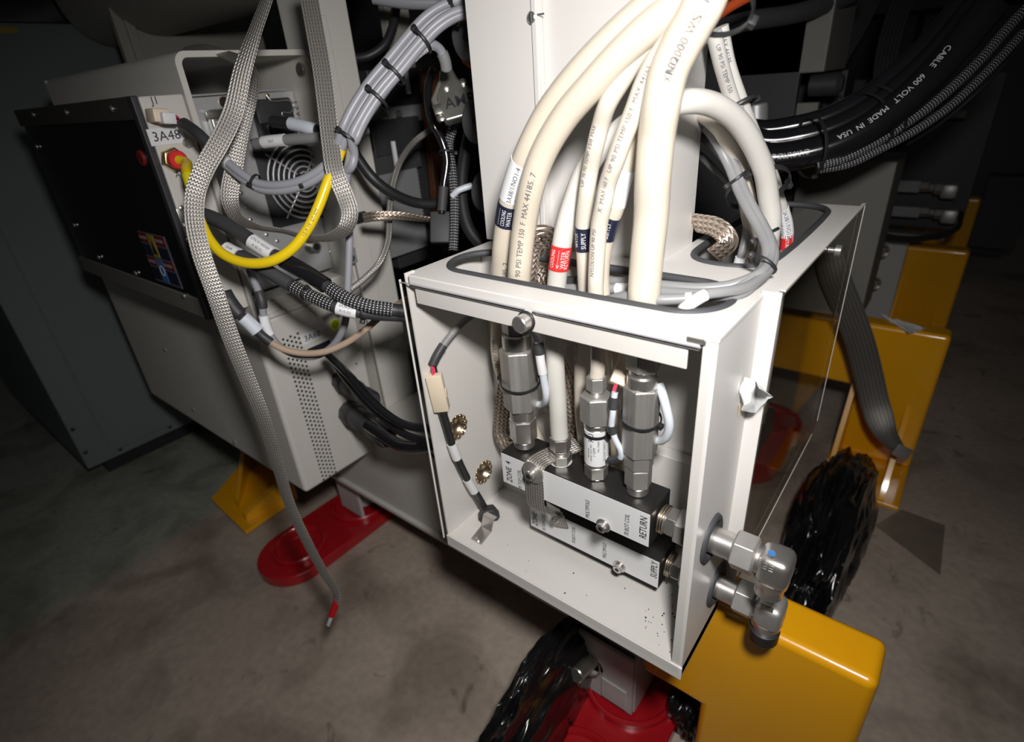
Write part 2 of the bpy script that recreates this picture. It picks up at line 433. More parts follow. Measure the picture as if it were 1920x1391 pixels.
for y, z in ((.047, -.237), (.088, -.343)):
    g = lathe('hole_gasket', (-.3605, y, z), (-1, 0, 0), [(-.001, .0195), (.0, .0185), (.006, .0165), (.011, .012), (.013, .004), (.0132, 0)], 'copper', E, 24, 0, False)
    bm = bmesh.new()
    for i in range(12):
        t = 2 * math.pi * i / 12; c = V((-.3592, y + math.cos(t) * .0165, z + math.sin(t) * .0165))
        bmesh.ops.create_uvsphere(bm, u_segments=8, v_segments=5, radius=.0036, matrix=Matrix.Translation(c) @ Matrix.Diagonal((.5, 1, 1, 1)))
    bm_link('spring_fingers', bm, 'copper', g, 70)
for y, z, r in ((.043, -.2425, .023), (.086, -.351, .022)):
    ring('rubber_grommet', (0, y, z), X, r, .0045, 'rubber', E)
# top panel with two long cut-outs
S1 = rrect(-.345, .033, -.018, .118, .042)
S2 = [(-.03, .185), (-.022, .2), (-.018, .23), (-.018, .44), (-.022, .465), (-.035, .485), (-.055, .494), (-.08, .494), (-.095, .485), (-.104, .465), (-.106, .44), (-.106, .235), (-.103, .205), (-.093, .186), (-.078, .177), (-.05, .176)]
plate('top_panel', [(-.352, -.002), (0.001, -.002), (0.001, .11), (.014, .112), (.014, .505), (-.122, .505), (-.122, .158), (-.362, .158), (-.362, .014), (-.352, .012)], [S1, S2], lambda u, v: V((u, v, -.0035)), (0, 0, .0035), 'white', E)
box('front_flange', (-.352, -.003, -.014), (-.014, -.0005, .0002), 'white', E, .0012)
box('cover_rail', (-.347, -.0004, -.034), (-.024, .002, -.008), 'white', E, .001)
for S in (S1, S2):
    tube('edge_gasket', Path([V((u, v, -.001)) for u, v in S], closed=True, per=4), .0043, 'rubber', E, 10)
box('window_bracket', (-.002, .1085, -.357), (.0155, .112, .003), 'white', E, .0008)
prism('bracket_foot', [(0, .112, -.357), (.013, .112, -.357), (0, .112, -.41)], (0, -.003, 0), 'white', E)
SW = prism('side_window', [(.0135, .112, .004), (.0135, .498, .004), (.0135, .498, -.345), (.0135, .470, -.357), (.0135, .112, -.357)], (.003, 0, 0), 'smoked', E)
bm = bmesh.new(); bm_box(bm, (.0165, .4965, -.345), (.0172, .4987, .006), 0); bm_box(bm, (.0165, .113, -.3585), (.0172, .47, -.3555), 0)
bm_box(bm, (.0132, .112, .0035), (.0172, .498, .0055), 0)
bm_link('window_edge', bm, 'white_b', E)  # bright rim of the acrylic put in as opaque white strips
box('chamber_wall', (-.1215, .132, -.36), (-.1195, .5, -.004), 'white', E, .0005)
q = P(1553, 468, x=.017)
t = lathe('side_thumb_screw', q, X, [(0, .003), (.007, .003), (.0072, .0065), (.013, .0065), (.0135, .0055)], 'steel', E, 20)
# clear front cover with slot for the thumb screw
nx = P(990, 578, y=-.005).x
CC = plate('front_cover', [(-.3645, -.404), (-.002, -.404), (-.002, -.009), (nx + .006, -.009), (nx + .006, -.02), (nx - .004, -.02), (nx - .004, -.009), (-.3645, -.006)], [], lambda u, v: V((u, -.0065, v)), (0, .002, 0), 'clear', E)
bm = bmesh.new(); bm_box(bm, (-.3649, -.0067, -.404), (-.3638, -.0043, -.006), 0); bm_link('cover_left_edge', bm, 'white', E)  # bright line on the clear edge, painted as a white strip
bm = bmesh.new()
for x0, x1 in ((-.3645, nx - .004), (nx + .006, -.012)): bm_box(bm, (x0, -.0067, -.0093), (x1, -.0046, -.0087), 0)
bm_link('cover_top_edge', bm, 'grey_cable', E)
t = lathe('front_thumb_screw', (nx, .0, -.019), -Y, [(0, .0035), (.0085, .0035), (.0087, .0085), (.0205, .0085), (.0215, .0075)], 'steel', E, 24)
ring('retaining_washer', (nx, -.0088, -.019), Y, .0088, .0016, 'black', t)
q = P(1312, 628, z=-.004); box('cover_latch', (q.x - .007, -.004, -.0075), (q.x + .009, .0, -.0025), 'steel', E, .001)
# sheet ledge the manifolds are bolted to
L_ = thing('manifold_ledge', 'white folded sheet ledge behind the black manifolds on back wall of enclosure', 'bracket', (-.15, .12, -.4))
box('ledge_box', (-.27, .1115, -.398), (-.032, .1295, -.215), 'white', L_, .0015)
prism('end_gusset', [(-.0315, .1115, -.215), (-.0315, .1295, -.215), (-.0315, .1295, -.37)], (.0015, 0, 0), 'white', L_)
screw('screw', (-.0298, .124, -.235), X, .0025, 'steel', L_)

# torn white tape on the enclosure's right side
def crumple(name, pts, nrm, m, label, cat, th=.0015, amp=.006, seed=1, n=5, parent=None):
    bm = bmesh.new(); vs = [bm.verts.new(V(p)) for p in pts]; bm.faces.new(vs)
    bmesh.ops.triangulate(bm, faces=bm.faces[:]); bmesh.ops.subdivide_edges(bm, edges=bm.edges[:], cuts=n, use_grid_fill=True)
    nn = V(nrm)
    for v in bm.verts: v.co += nn * (amp * (noise.noise(v.co * 90 + V((seed, 0, 0))) + .5))
    g = bmesh.ops.extrude_face_region(bm, geom=bm.faces[:])
    for v in g['geom']:
        if isinstance(v, bmesh.types.BMVert): v.co += nn * th
    o = bm_link(name, bm, m, parent, 30)
    if label: tag(o, label, cat)
    return o
tp = thing('torn_tape', 'torn scrap of white tape stuck to right side wall of the open enclosure', 'tape', P(1410, 740, x=.004))
crumple('tape_scrap', [P(1394, 706, x=.001), P(1412, 712, x=.010), P(1421, 727, x=.02), P(1443, 741, x=.024), P(1412, 771, x=.010), P(1388, 768, x=.002), P(1386, 735, x=.001)], (.9, -.4, 0), 'paper', None, None, .0015, .004, 3, 4, tp)
crumple('adhesive_residue', [P(1383, 757, x=.0004), P(1390, 757, x=.0006), P(1391, 772, x=.0006), P(1384, 781, x=.0004)], X, 'cream', None, None, .0008, .001, 2, 3, tp)

# ---------------- tall column behind the enclosure ----------------
CO = thing('white_column', 'tall white sheet metal column rising behind the open enclosure', 'column', (-.24, .2, -.68))
box('column_body', (-.366, .162, -.68), (-.122, .247, .9), 'white', CO, .002)
box('cover_panel', (-.367, .152, .0015), (-.268, .161, .9), 'white', CO, .0012)
box('panel_flange', (-.2745, .149, .0015), (-.268, .1535, .9), 'white', CO, .0008)
q = P(998, 33, y=.151); s_ = screw('slotted_screw', (q.x, .152, q.z), -Y, .0062, 'steel', CO, .004)
obox('screw_slot', (q.x, .1477, q.z), (Z, X), (.010, .0012, .0008), 'ink', s_, 0)
obox('panel_notch', P(1011, 27, y=.1515), (X, Z), (.012, .0016, .001), 'ink_grey', CO, 0)
for px, py in ((955, 91), (930, 200)):
    pass

# ---------------- machine beam, leg and floor pads ----------------
B = thing('machine_beam', 'long off-white machine beam running under the perforated box to the enclosure', 'beam', (-1.1, .3, -.68))
box('beam_body', (-1.83, .175, -.68), (-.135, .45, -.435), 'beam_grey', B, .003)
box('beam_bottom_flange', (-1.83, .165, -.683), (-.135, .30, -.672), 'beam_grey', B, .002)
box('cable_tray', (-.745, .15, -.432), (-.37, .3, -.415), 'white_b', B, .002)
LG = thing('leveling_leg', 'grey bracket leg with zinc bolt standing on the red pad below enclosure', 'leg', (-.185, .2, -.835))
plate('bracket_plate', [(-.246, -.825), (-.126, -.825), (-.126, -.68), (-.246, -.68)], [circ(-.205, -.752, .022)], lambda u, v: V((u, .150, v)), (0, .006, 0), 'beam_grey', LG)
box('bracket_side', (-.1295, .157, -.825), (-.1235, .255, -.68), 'beam_grey', LG, .001)
box('bracket_base', (-.246, .157, -.825), (-.13, .255, -.817), 'beam_grey', LG, .001)
box('raised_panel', (-.185, .146, -.818), (-.135, .150, -.765), 'beam_grey', LG, .002)
cyl('zinc_bolt', (-.205, .19, -.752), (-.205, .095, -.715), .013, 'zinc', LG)
ring('spring_washer', (-.209, .148, -.755), (0, 1, -.3), .02, .0018, 'steel', LG)
def pad(label, x, y, r=.1, L=.24, grp='red floor pads'):
    t = thing('floor_pad', label, 'floor pad', (x, y, FZ), grp)
    def caps(r_, z, n=18): return [V((x + r_ * math.cos(a), y + r_ * math.sin(a), z)) for a in (rad(180 + 180 * i / n) for i in range(n + 1))] + [V((x + r_ * math.cos(a), y + L + r_ * math.sin(a), z)) for a in (rad(180 * i / n) for i in range(n + 1))]
    prism('pad_plate', caps(r, FZ), (0, 0, .032), 'red_paint', t, .005)
    for yy, rr in ((y + .015, r * .74), (y + L - .03, r * .86)):
        lathe('raised_ring', (x, yy, FZ + .0322), Z, [(0, rr), (.011, rr), (.014, rr - .003), (.014, rr - .007), (.011, rr - .01), (.003, rr - .012), (.001, rr * .55), (-.004, rr * .5), (-.006, rr * .2)], 'red_paint', t, 40, 0, True)
    return t
pad('glossy red floor pad under the grey leg at bottom of the view', -.158, .0)
pad('red capsule floor pad lying under the perforated white box', -1.015, .03, .092)
pad('red floor pad glimpsed beyond the smoked side window', -.215, 1.03)
q = P(645, 905, z=-.81)
LG2 = thing('leveling_leg', 'grey bracket leg on the far red pad below the perforated box', 'leg', (q.x, q.y + .1, -.83))
prism('bracket_plate', [(-1.04, .2, -.826), (-.95, .2, -.826), (-.95, .2, -.69), (-1.04, .2, -.69)], (0, .008, 0), 'beam_grey', LG2)
cyl('pivot_disc', (-1.0, .25, -.826), (-1.0, .25, -.70), .03, 'beam_grey', LG2)

# ---------------- yellow seismic blocks ----------------
def yblock(label, y, th=.062, base=True, zl=-.64, x0=-.1, x1=.176, zt=-.45, plain=False):
    t = thing('yellow_bracket', label, 'bracket', ((x0 + x1) / 2 + .03, y, FZ), 'yellow floor brackets')
    prism('bracket_body', [(x0, y, zt), (x1, y, zt), (x1, y, FZ + .012), (-.008, y, FZ + .012), (-.008, y, zl), (x0, y, zl)], (0, th, 0), 'yellow_paint', t, .012)
    box('base_plate', (-.02, y - (.19 if base else .03), FZ), (x1, y + th + .03, FZ + .012), 'yellow_paint', t, .003)
    if base:
        for x in (-.004, .128):
            prism('gusset', [(x, y + .002, -.55 if x < .1 else -.66), (x, y + .002, FZ + .012), (x, y - .18, FZ + .012), (x, y - .17, FZ + .03)], (.012, 0, 0), 'yellow_paint', t)
    return t
yblock('large glossy yellow floor bracket in the foreground below the steel elbows', .121, .072, False, zt=-.429)
yblock('yellow floor bracket behind the smoked window, with grey strap hanging over it', 1.23, x0=-.42)
yblock('dim yellow floor bracket, second row back at the right', 2.05, .07, x0=-.3)
yblock('farthest small yellow floor bracket at upper right in the dark', 3.0, .07)
t = thing('yellow_bracket', 'yellow folded bracket foot on the floor left of the far red pad', 'bracket', P(470, 930, z=FZ), 'yellow floor brackets')
a, b_, c, d = P(398, 940, z=FZ + .01), P(462, 1003, z=FZ + .01), P(560, 935, z=FZ + .01), P(475, 850, z=FZ + .01)
prism('foot_plate', [a, b_, c, d], (0, 0, .012), 'yellow_paint', t, .002)
m1, m2 = a.lerp(b_, .5), d.lerp(c, .5)
prism('ridge_web', [m1 + (d - a) * .15, d + (a - d) * .02 + V((0, 0, .02)), d + V((0, 0, .11)), m1 + (d - a) * .2 + V((0, 0, .03))], (b_ - a) * .12, 'yellow_paint', t, .001)
prism('ridge_web', [b_ + (a - b_) * .15 + (c - b_) * .12, c + V((0, 0, .0)), c + V((0, 0, .09)), b_ + (a - b_) * .15 + (c - b_) * .15 + V((0, 0, .03))], (a - b_) * .1, 'yellow_paint', t, .001)

# paper scraps on the bracket's top
q = [P(1640, 583, z=-.449), P(1672, 600, z=-.449), P(1735, 618, z=-.449), P(1703, 628, z=-.449)]
crumple('paper_scrap', q, Z, 'paper', 'torn white paper scrap lying on top of the yellow bracket beside the strap', 'paper', .001, .006, 5)
q = [P(1530, 575, z=-.449), P(1562, 572, z=-.449), P(1572, 600, z=-.449), P(1545, 598, z=-.449)]
crumple('paper_scrap', q, Z, 'paper', 'torn white paper scrap on yellow bracket seen through smoked window', 'paper', .001, .004, 6)

# ---------------- black plastic bags ----------------
def bag(label, c, r, seed, sq=.9, lean=(0, 0)):
    """crumpled bag: a lump with sharp folds, flattened on the floor"""
    bm = bmesh.new(); bmesh.ops.create_icosphere(bm, subdivisions=6, radius=1)
    for v in bm.verts:
        q = v.co.copy(); d = V((q.x * 1.6, q.y * .8, q.z * .8)) + V((seed * 3.1, 0, 0))
        k = .98 + .22 * noise.noise(d * 1.3) + .13 * (1 - abs(noise.noise(d * 2.2)) * 2.6) + .035 * (1 - abs(noise.noise(d * 5)) * 2) + .01 * (1 - abs(noise.noise(d * 11)) * 2)
        q = q * k; h = q.z
        v.co = V((c[0] + q.x * r[0] + lean[0] * max(h, 0), c[1] + q.y * r[1] + lean[1] * max(h, 0), max(c[2] + q.z * r[2], FZ + .001 + .004 * abs(noise.noise(d * 9)))))
    return tag(bm_link('plastic_bag', bm, 'bag', None, 75), label, 'bag', 'black plastic bags')
bag('crumpled shiny black plastic bag on the floor before the strapped yellow bracket', (.052, .80, -.80), (.072, .26, .13), 1)
bag('crumpled black plastic bag beside the grey leg under enclosure corner', (-.25, .075, -.80), (.045, .2, .13), 2)
bag('small black bag edge between the red pad and foreground yellow bracket', (-.045, .24, -.82), (.04, .06, .06), 4)

a = P(1700, 1015, z=FZ); tag(prism('floor_patch', [P(1640, 985, z=FZ + .0004), P(1763, 1078, z=FZ + .0004), P(1772, 985, z=FZ + .0004), P(1690, 955, z=FZ + .0004)], (0, 0, .0004), 'film'), 'thin brownish film patch stuck on the floor right of the big bag', 'film')
bm = bmesh.new()
for i in range(46):
    q = P(random.uniform(1205, 1300), random.gauss(1175, 40), z=-.3998) if i < 30 else P(random.uniform(930, 1280), random.uniform(1010, 1190), z=-.3998)
    if -.35 < q.x < -.01 and .006 < q.y < .12: bmesh.ops.create_icosphere(bm, subdivisions=1, radius=random.uniform(.0005, .0013), matrix=Matrix.Translation(q))
o = bm_link('debris_specks', bm, 'ink', E); o['kind'] = 'stuff'
# ---------------- left: tall cabinet ----------------
cx = -1.84
CB = thing('equipment_cabinet', 'tall dark blue-grey equipment cabinet standing at the far left', 'cabinet', (cx - .4, .3, FZ))
box('cabinet_body', (cx - .9, -.173, -.8), (cx, .75, 1.3), 'cab', CB, .004)
box('access_panel', (cx - .001, -.10, -.775), (cx + .004, .72, .95), 'cab', CB, .002)
box('plinth', (cx - .88, -.12, FZ), (cx - .06, .7, -.8), 'black', CB, .002)
box('screen_bezel', (cx, -.165, P(90, 44, x=cx + .012).z), (cx + .012, P(183, 44, x=cx + .012).y, 1.29), 'gloss_black', CB, .003)
for px, py in ((136, 805), (160, 848), (225, 842), (318, 800)): screw('screw', P(px, py, x=cx + .0005), X, .006, 'black', CB)
lab = box('warning_label', P(0, 92, x=cx + .002) + V((0, 0, 0)), P(42, 50, x=cx + .003), 'beige', CB, 0)
a = P(-8, 62, x=cx + .0045); b_ = P(30, 50, x=cx + .0055); box('label_stripe', (a.x, min(a.y, b_.y), min(a.z, b_.z)), (b_.x, max(a.y, b_.y), max(a.z, b_.z)), 'ochre', lab, 0)

# lower perforated box (3A60)
xf = -.782
PB = thing('perforated_box', 'off-white box marked 3A60 with a column of vent holes, hung from the beam', 'box', (-1.1, .1, -.523))
box('box_shell', (-1.55, .0, -.523), (xf, .206, -.150), 'white_b', PB, .009, 3)
def onx(px, py, x=xf): return P(px, py, x=x)
bm = bmesh.new()
y0, dy, dz = .0495, .0088, .0098
for i in range(34):
    for j in range(5):
        zz = -.196 - i * dz * .985 - (j % 2) * dz / 2; yy = y0 - .006 + j * .0075
        bm_lathe(bm, (xf - .0002, yy, zz), X, [(0, .0024), (.0005, .0024)], 8)
vh = bm_link('vent_holes', bm, 'ink', PB); vh['kind'] = 'stuff'
c = onx(585, 630); lp = obox('name_label', c + X * .0004, (Y, Z), (.044, .021, .0008), 'lab', PB, 0); text('3A60', c + X * .0009, Y, Z, .0165, 'ink', lp)
c = onx(628, 608); gl = cyl('green_sticker', c, c + X * .0008, .0105, 'green', PB); ring('sticker_rim', c + X * .0008, X, .0095, .0016, 'yellow_lab', gl, .0004)
c = onx(600, 655); obox('cable_slot', c + X * .0005, (Y, Z), (.05, .022, .0012), 'ink', PB, 0)
for px, py in ((440, 829), (310, 656), (363, 768)):
    q = P(px, py, y=-.0005); screw('screw', q, -Y, .0045, 'steel', PB)
screw('screw', onx(740, 603, -.76), X, .005, 'steel', PB)
screw('screw', onx(633, 590), X, .006, 'steel', PB)
screw('screw', onx(668, 682), X, .002, 'ink', PB)

# upper chassis (3A48) : black windowed module, tall U-shaped hood and the power supply in it
MD = thing('control_module', 'cream module marked 3A48 with a black glass front panel, on the perforated box', 'module', (-1.05, -.03, -.12))
box('module_body', (-1.37, -.058, -.118), (-.778, .001, .203), 'white_b', MD, .003)
gp = box('black_window', (-1.352, -.0645, -.085), (-.792, -.058, .175), 'gloss_black', MD, .0015)
box('window_frame_top', (-1.37, -.066, .175), (-.780, -.0585, .204), 'frame_dark', MD, .0015)
box('window_frame_side', (-.792, -.0675, -.118), (-.7785, -.0585, .204), 'plastic_dark', MD, .0015)
box('window_frame_bottom', (-1.37, -.066, -.118), (-.792, -.0585, -.085), 'beige_dim', MD, .0015)
for px, py in ((63, 215), (125, 211), (210, 204), (186, 482), (255, 512), (345, 555), (70, 275), (140, 422)):
    q = P(px, py, y=-.066); screw('screw', q, -Y, .0045, 'steel', MD)
cyl('red_button', P(262, 297, y=-.068), P(262, 297, y=-.068) + V((0, .006, 0)), .011, 'red_dim', MD)
# warning placard on the glass, its colours darkened to look dim beneath it
a = P(257, 432, y=-.0652); w_, h_ = .105, .086
pl = box('warning_placard', (a.x, -.0656, a.z - h_), (a.x + w_, -.0648, a.z), 'ink_grey', MD, 0)
for i, (u0, u1, v0, v1, mm) in enumerate(((.02, .34, .02, .2, 'red_dim'), (.6, .98, .02, .2, 'red_dim'), (.02, .34, .5, .66, 'red_dim'), (.6, .98, .5, .66, 'red_dim'), (.36, .58, .03, .46, 'ochre'), (.36, .58, .5, .97, 'sign_blue'), (.02, .34, .24, .46, 'navy'), (.6, .98, .24, .46, 'navy'), (.02, .34, .7, .95, 'navy'), (.6, .98, .7, .95, 'navy'))):
    box('placard_field', (a.x + w_ * u0, -.0662, a.z - h_ * v1), (a.x + w_ * u1, -.0655, a.z - h_ * v0), mm, pl, 0)
q = V((a.x + w_ * .47, -.0664, a.z - h_ * .26)); prism('warning_triangle', [q + V((-.009, 0, -.012)), q + V((.009, 0, -.012)), q + V((0, 0, .014))], (0, -.0004, 0), 'ink', pl)
ring('mandatory_sign', V((a.x + w_ * .47, -.0664, a.z - h_ * .73)), Y, .008, .0012, 'lab', pl, .0003)
for u in (.18, .79):
    for v, tx in ((.11, 'DANGER'), (.58, 'DANGER')):
        text(tx, V((a.x + w_ * u, -.0663, a.z - h_ * v)), X, Z, .0075, 'ink_w', pl)
xs = -.778
def ons(px, py): return P(px, py, x=xs)
text('J1', ons(290, 189), Y, Z, .0135, 'ink', MD)
c = ons(312, 255); lp = obox('name_label', c + X * .0005, (Y, Z), (.047, .0215, .0008), 'lab', MD, 0); text('3A48', c + X * .0010, Y, Z, .0175, 'ink', lp)
text('AJ1', ons(339, 327), Y, Z, .0115, 'ink', MD)
text('J7', ons(355, 372), Y, Z, .0115, 'ink', MD)
c = ons(350, 412); obox('connector_flange', c + X * .001, (Y, Z), (.02, .036, .002), 'zinc', MD, .0006)
for px, py in ((339, 390), (347, 423), (352, 449), (363, 480)): screw('flange_screw', ons(px, py) + X * .002, X, .0042, 'steel', MD)
cyl('connector_socket', ons(352, 408) + V((0, .012, 0)), ons(352, 408) + V((.02, .012, 0)), .014, 'plastic_dark', MD)
screw('hex_standoff', ons(350, 268), X, .0065, 'zinc', MD, .008)

HD = thing('chassis_hood', 'beige open-ended sheet metal hood around the power supply, behind the 3A48 module', 'hood', (-1.0, .11, -.15))
plate('hood_shell', rrect(.0025, -.149, .222, .255, .016, 6), [rrect(.011, -.141, .2145, .247, .010, 6)], lambda u, v: V((-.776, u, v)), (-.594, 0, 0), 'white_b', HD)
box('hood_back', (-1.375, .004, -.148), (-1.37, .221, .252), 'white_b', HD, .001)
box('inner_gasket', (-.80, .0115, -.135), (-.787, .0165, .2), 'black', HD, .001)
q = P(576, 130, x=-.80); cyl('hood_fastener', (q.x, .2155, q.z), (q.x, .209, q.z), .011, 'steel', HD)
box('lower_tray', (-.83, .022, -.142), (-.779, .19, -.118), 'white_b', HD, .002)

xp = -.838
def onp(px, py, o=0.): return P(px, py, x=xp) + X * o
PS = thing('power_supply', 'bare aluminium power supply with round fan guard inside the beige hood', 'power supply', (-1.0, .11, -.11))
box('supply_case', (-1.2, .030, -.118), (xp, .212, .198), 'alu', PS, .002)
box('case_top_lip', (-1.2, .030, .199), (xp + .003, .2, .202), 'alu', PS, .001)
fc = onp(563, 335)
obox('fan_frame', fc + X * .0004, (Y, Z), (.150, .150, .0024), 'plastic_dark', PS, .0005)
cyl('fan_opening', fc + X * .0005, fc + X * .002, .066, 'ink', PS, 40)
cyl('fan_hub', fc + X * .001, fc + X * .003, .022, 'plastic_dark', PS)
for i in range(7):
    t_ = 2 * math.pi * i / 7; u = V((0, math.cos(t_), math.sin(t_))); v = V((0, -math.sin(t_), math.cos(t_)))
    prism('fan_blade', [fc + X * .0014 + u * .02 - v * .006, fc + X * .0014 + u * .058 - v * .004, fc + X * .0014 + u * .055 + v * .02, fc + X * .0014 + u * .02 + v * .006], (.0012, 0, 0), 'plastic_dark', PS)
for i in range(7): ring('guard_ring', fc + X * (.012 + .0006 * (6 - i)), X, .012 + i * .0094, .0018, 'alu', PS)
for k in range(4):
    t_ = rad(50 + 90 * k); u = V((0, math.cos(t_), math.sin(t_)))
    cyl('guard_spoke', fc + X * .0135 + u * .008, fc + X * .0095 + u * .078, .0015, 'alu', PS, 8)
lathe('guard_boss', fc + X * .012, X, [(0, .008), (.003, .008), (.004, .006)], 'steel', PS)
# mains inlet with wire bail
q = onp(510, 222)
obox('mains_inlet', q + X * .008, (Y, Z), (.068, .060, .018), 'plastic_dark', PS, .004)
obox('plug_body', onp(505, 248, .025), (Y, Z), (.05, .032, .03), 'black', PS, .006)
tube('wire_bail', Path([onp(490, 181, .018), onp(497, 190, .02), onp(530, 190, .022), onp(537, 200, .023), onp(530, 212, .023), onp(515, 212, .023), onp(518, 222, .022)], per=5), .0013, 'steel', PS, 8)
for px, py in ((492, 180), (512, 253)): screw('inlet_screw', onp(px, py, .0165), X, .003, 'brass', PS)
c = onp(560, 208, .0008); text('3A61', c, Z, -Y, .017, 'ink_grey', PS)
cyl('copper_plug', onp(420, 192, 0), onp(420, 192, .002), .0085, 'copper', PS)
ds = obox('data_connector', onp(412, 245, .008), (Y, Z), (.03, .062, .016), 'zinc', PS, .003)
obox('connector_clip', onp(398, 215, .017), (Y, Z), (.036, .012, .004), 'zinc', ds, .001)
for z in (-.012, .012): screw('clip_screw', onp(405, 245, .016) + Z * z, X, .003, 'steel', ds)
bn = lathe('coax_socket', onp(583, 461), X, [(0, .015), (.003, .015), (.003, .0095), (.02, .0095), (.02, .0065), (.012, .0065)], 'zinc', PS, 20, 0, True)
cyl('socket_core', onp(583, 461, .0125), onp(583, 461, .0185), .005, 'ink', bn)
for px, py in ((452, 362), (462, 389), (470, 412), (500, 440), (520, 452), (620, 472)): screw('case_screw', onp(px, py), X, .0032, 'steel', PS)

# post right of the hood
PO = thing('frame_post', 'off-white vertical frame post right of the power supply hood', 'post', (-.8, .27, -.52))
box('post_body', (-.85, .226, -.43), (-.752, .293, 1.0), 'white_b', PO, .003)
box('post_flange', (-.756, .208, -.515), (-.748, .245, .30), 'white_b', PO, .0015)
box('lower_bracket', (-.79, .207, -.515), (-.752, .3, -.43), 'white_b', PO, .002)
for px, py in ((690, 200), (662, 330)): pass
obox('strap_block', P(672, 408, x=-.746), (Y, Z), (.03, .018, .012), 'black', PO, .001)
obox('ground_tab', P(660, 480, x=-.7475), (Y, Z), (.02, .028, .002), 'alu', PO, .001)
screw('tab_bolt', P(660, 484, x=-.746), X, .006, 'steel', PO)
# round duct and rails overhead, dim
D = thing('round_duct', 'dim beige round duct crossing above the power supply hood', 'duct', (-1.2, .33, .45))
cyl('duct_pipe', (-1.83, .33, .46), (-.86, .33, .46), .115, 'beige', D, 40)
lathe('duct_end_cap', (-.86, .33, .46), X, [(0, .122), (.02, .122), (.025, .112)], 'beige', D, 40)
t = thing('support_panel', 'dim beige upright panel behind the hood beneath the round duct', 'panel', (-1.55, .3, .2))
box('panel_sheet', (-1.56, .23, -.15), (-1.54, .6, .42), 'beige', t, .002); box('panel_rib', (-1.54, .25, -.15), (-1.53, .27, .42), 'beige', t, .002)

# ---------------- manifolds ----------------
def manifold(name, label, x0, x1, y0, y1, z0, z1, texts, bolts, grp):
    t = thing(name, label, 'manifold', ((x0 + x1) / 2, (y0 + y1) / 2, z0), grp)
    box('manifold_block', (x0, y0, z0), (x1, y1, z1), 'anod', t, .0008)
    lb = box('front_label', (x0 + .0006, y0 - .0006, z0 + .0006), (x1 - .0006, y0 - .0001, z1 - .0012), 'lab', t, 0)
    for tx, px, py, s, b in texts:
        text(tx, P(px, py, y=y0 - .0007), Z, -X, s, 'ink', lb, .68, .0003, b)
    for px, py in bolts:
        q = P(px, py, y=y0 - .0005); w_ = cyl('washer', q, q - Y * .0018, .0088, 'steel', t)
        cyl('bolt_head', q - Y * .0018, q - Y * .008, .0058, 'steel', w_); cyl('hex_socket', q - Y * .0076, q - Y * .0082, .003, 'ink', w_, 6)
    return t
RX0, RX1, RY0, RY1, RZ0, RZ1 = -.2555, -.0545, .018, .066, -.266, -.2195
RM = manifold('water_manifold', 'upper black manifold block with white front label reading RETURN', RX0, RX1, RY0, RY1, RZ0, RZ1,
    [('ZONE  4', 955, 884, .0125, True), ('70 TOP COIL', 975, 899, .0078, False), ('MULTIPOLE', 1102, 954, .0075, False), ('70 BOT COIL', 1176, 984, .0078, False), ('RETURN', 1207, 989, .0118, True)], [(1132, 984), (1000, 885)], 'black water manifolds')
SM = manifold('water_manifold', 'lower black manifold block with white front label reading SUPPLY', -.2515, -.0585, .062, .108, -.3735, -.3290,
    [('ZONE  4', 1003, 968, .0125, True), ('70 TOP COIL', 1020, 980, .0074, False), ('70 BOT COIL', 1076, 1003, .0074, False), ('MULTIPOLE', 1134, 1032, .0075, False), ('SUPPLY', 1227, 1068, .0118, True)], [(1162, 1061), (1046, 968)], 'black water manifolds')

def zat(px, py, y): return P(px, py, y=y).z
def stack(name, label, cat, px, py, segs, y=.043, group=None, extra=None):
    """upright fitting on the return block: segs = (part, kind, top px row, bottom px row, width px, material)"""
    x = P(px, py, y=y).x; base = V((x, y, RZ1)); t = thing(name, label, cat, base, group)
    for part, kind, r0, r1, wpx, m in segs:
        z1 = zat(px, r0, y); z0 = max(zat(px, r1, y), RZ1 + .0002)
        r = wpx / 2 * depth(V((x, y, (z0 + z1) / 2))) / F
        p0, p1 = V((x, y, z0)), V((x, y, z1))
        if kind == 'hex': hexn(part, p0, p1, r * 1.08, m, t, rad(8))
        elif kind == 'cyl': cyl(part, p0, p1, r, m, t)
        else: lathe(part, p0, Z, [(0, r * .75), ((z1 - z0) * .5, r), (z1 - z0, r * .7)], m, t)
    return t, x
FA, xa = stack('flow_sensor', 'tall hexagonal steel flow sensor at the left end of the upper manifold', 'flow sensor', 983, 828, [
    ('hose_nut', 'hex', 585, 626, 50, 'dull_steel'), ('collar', 'cyl', 626, 656, 56, 'steel'), ('hex_body', 'hex', 654, 764, 64, 'brushed'),
    ('lower_collar', 'cyl', 764, 784, 46, 'steel'), ('lower_nut', 'hex', 783, 822, 48, 'steel'), ('thread_base', 'cyl', 821, 834, 40, 'steel')])
FB, xb = stack('flow_sensor', 'tall hexagonal steel flow sensor at the right end of the upper manifold', 'flow sensor', 1195, 925, [
    ('hose_nut', 'hex', 648, 688, 62, 'dull_steel'), ('neck', 'cyl', 686, 698, 52, 'steel'), ('collar', 'cyl', 696, 722, 58, 'steel'), ('hex_body', 'hex', 718, 846, 64, 'brushed'),
    ('lower_collar', 'hex', 845, 872, 52, 'dull_steel'), ('lower_nut', 'hex', 871, 906, 48, 'dull_steel'), ('thread_base', 'cyl', 905, 930, 42, 'steel')])
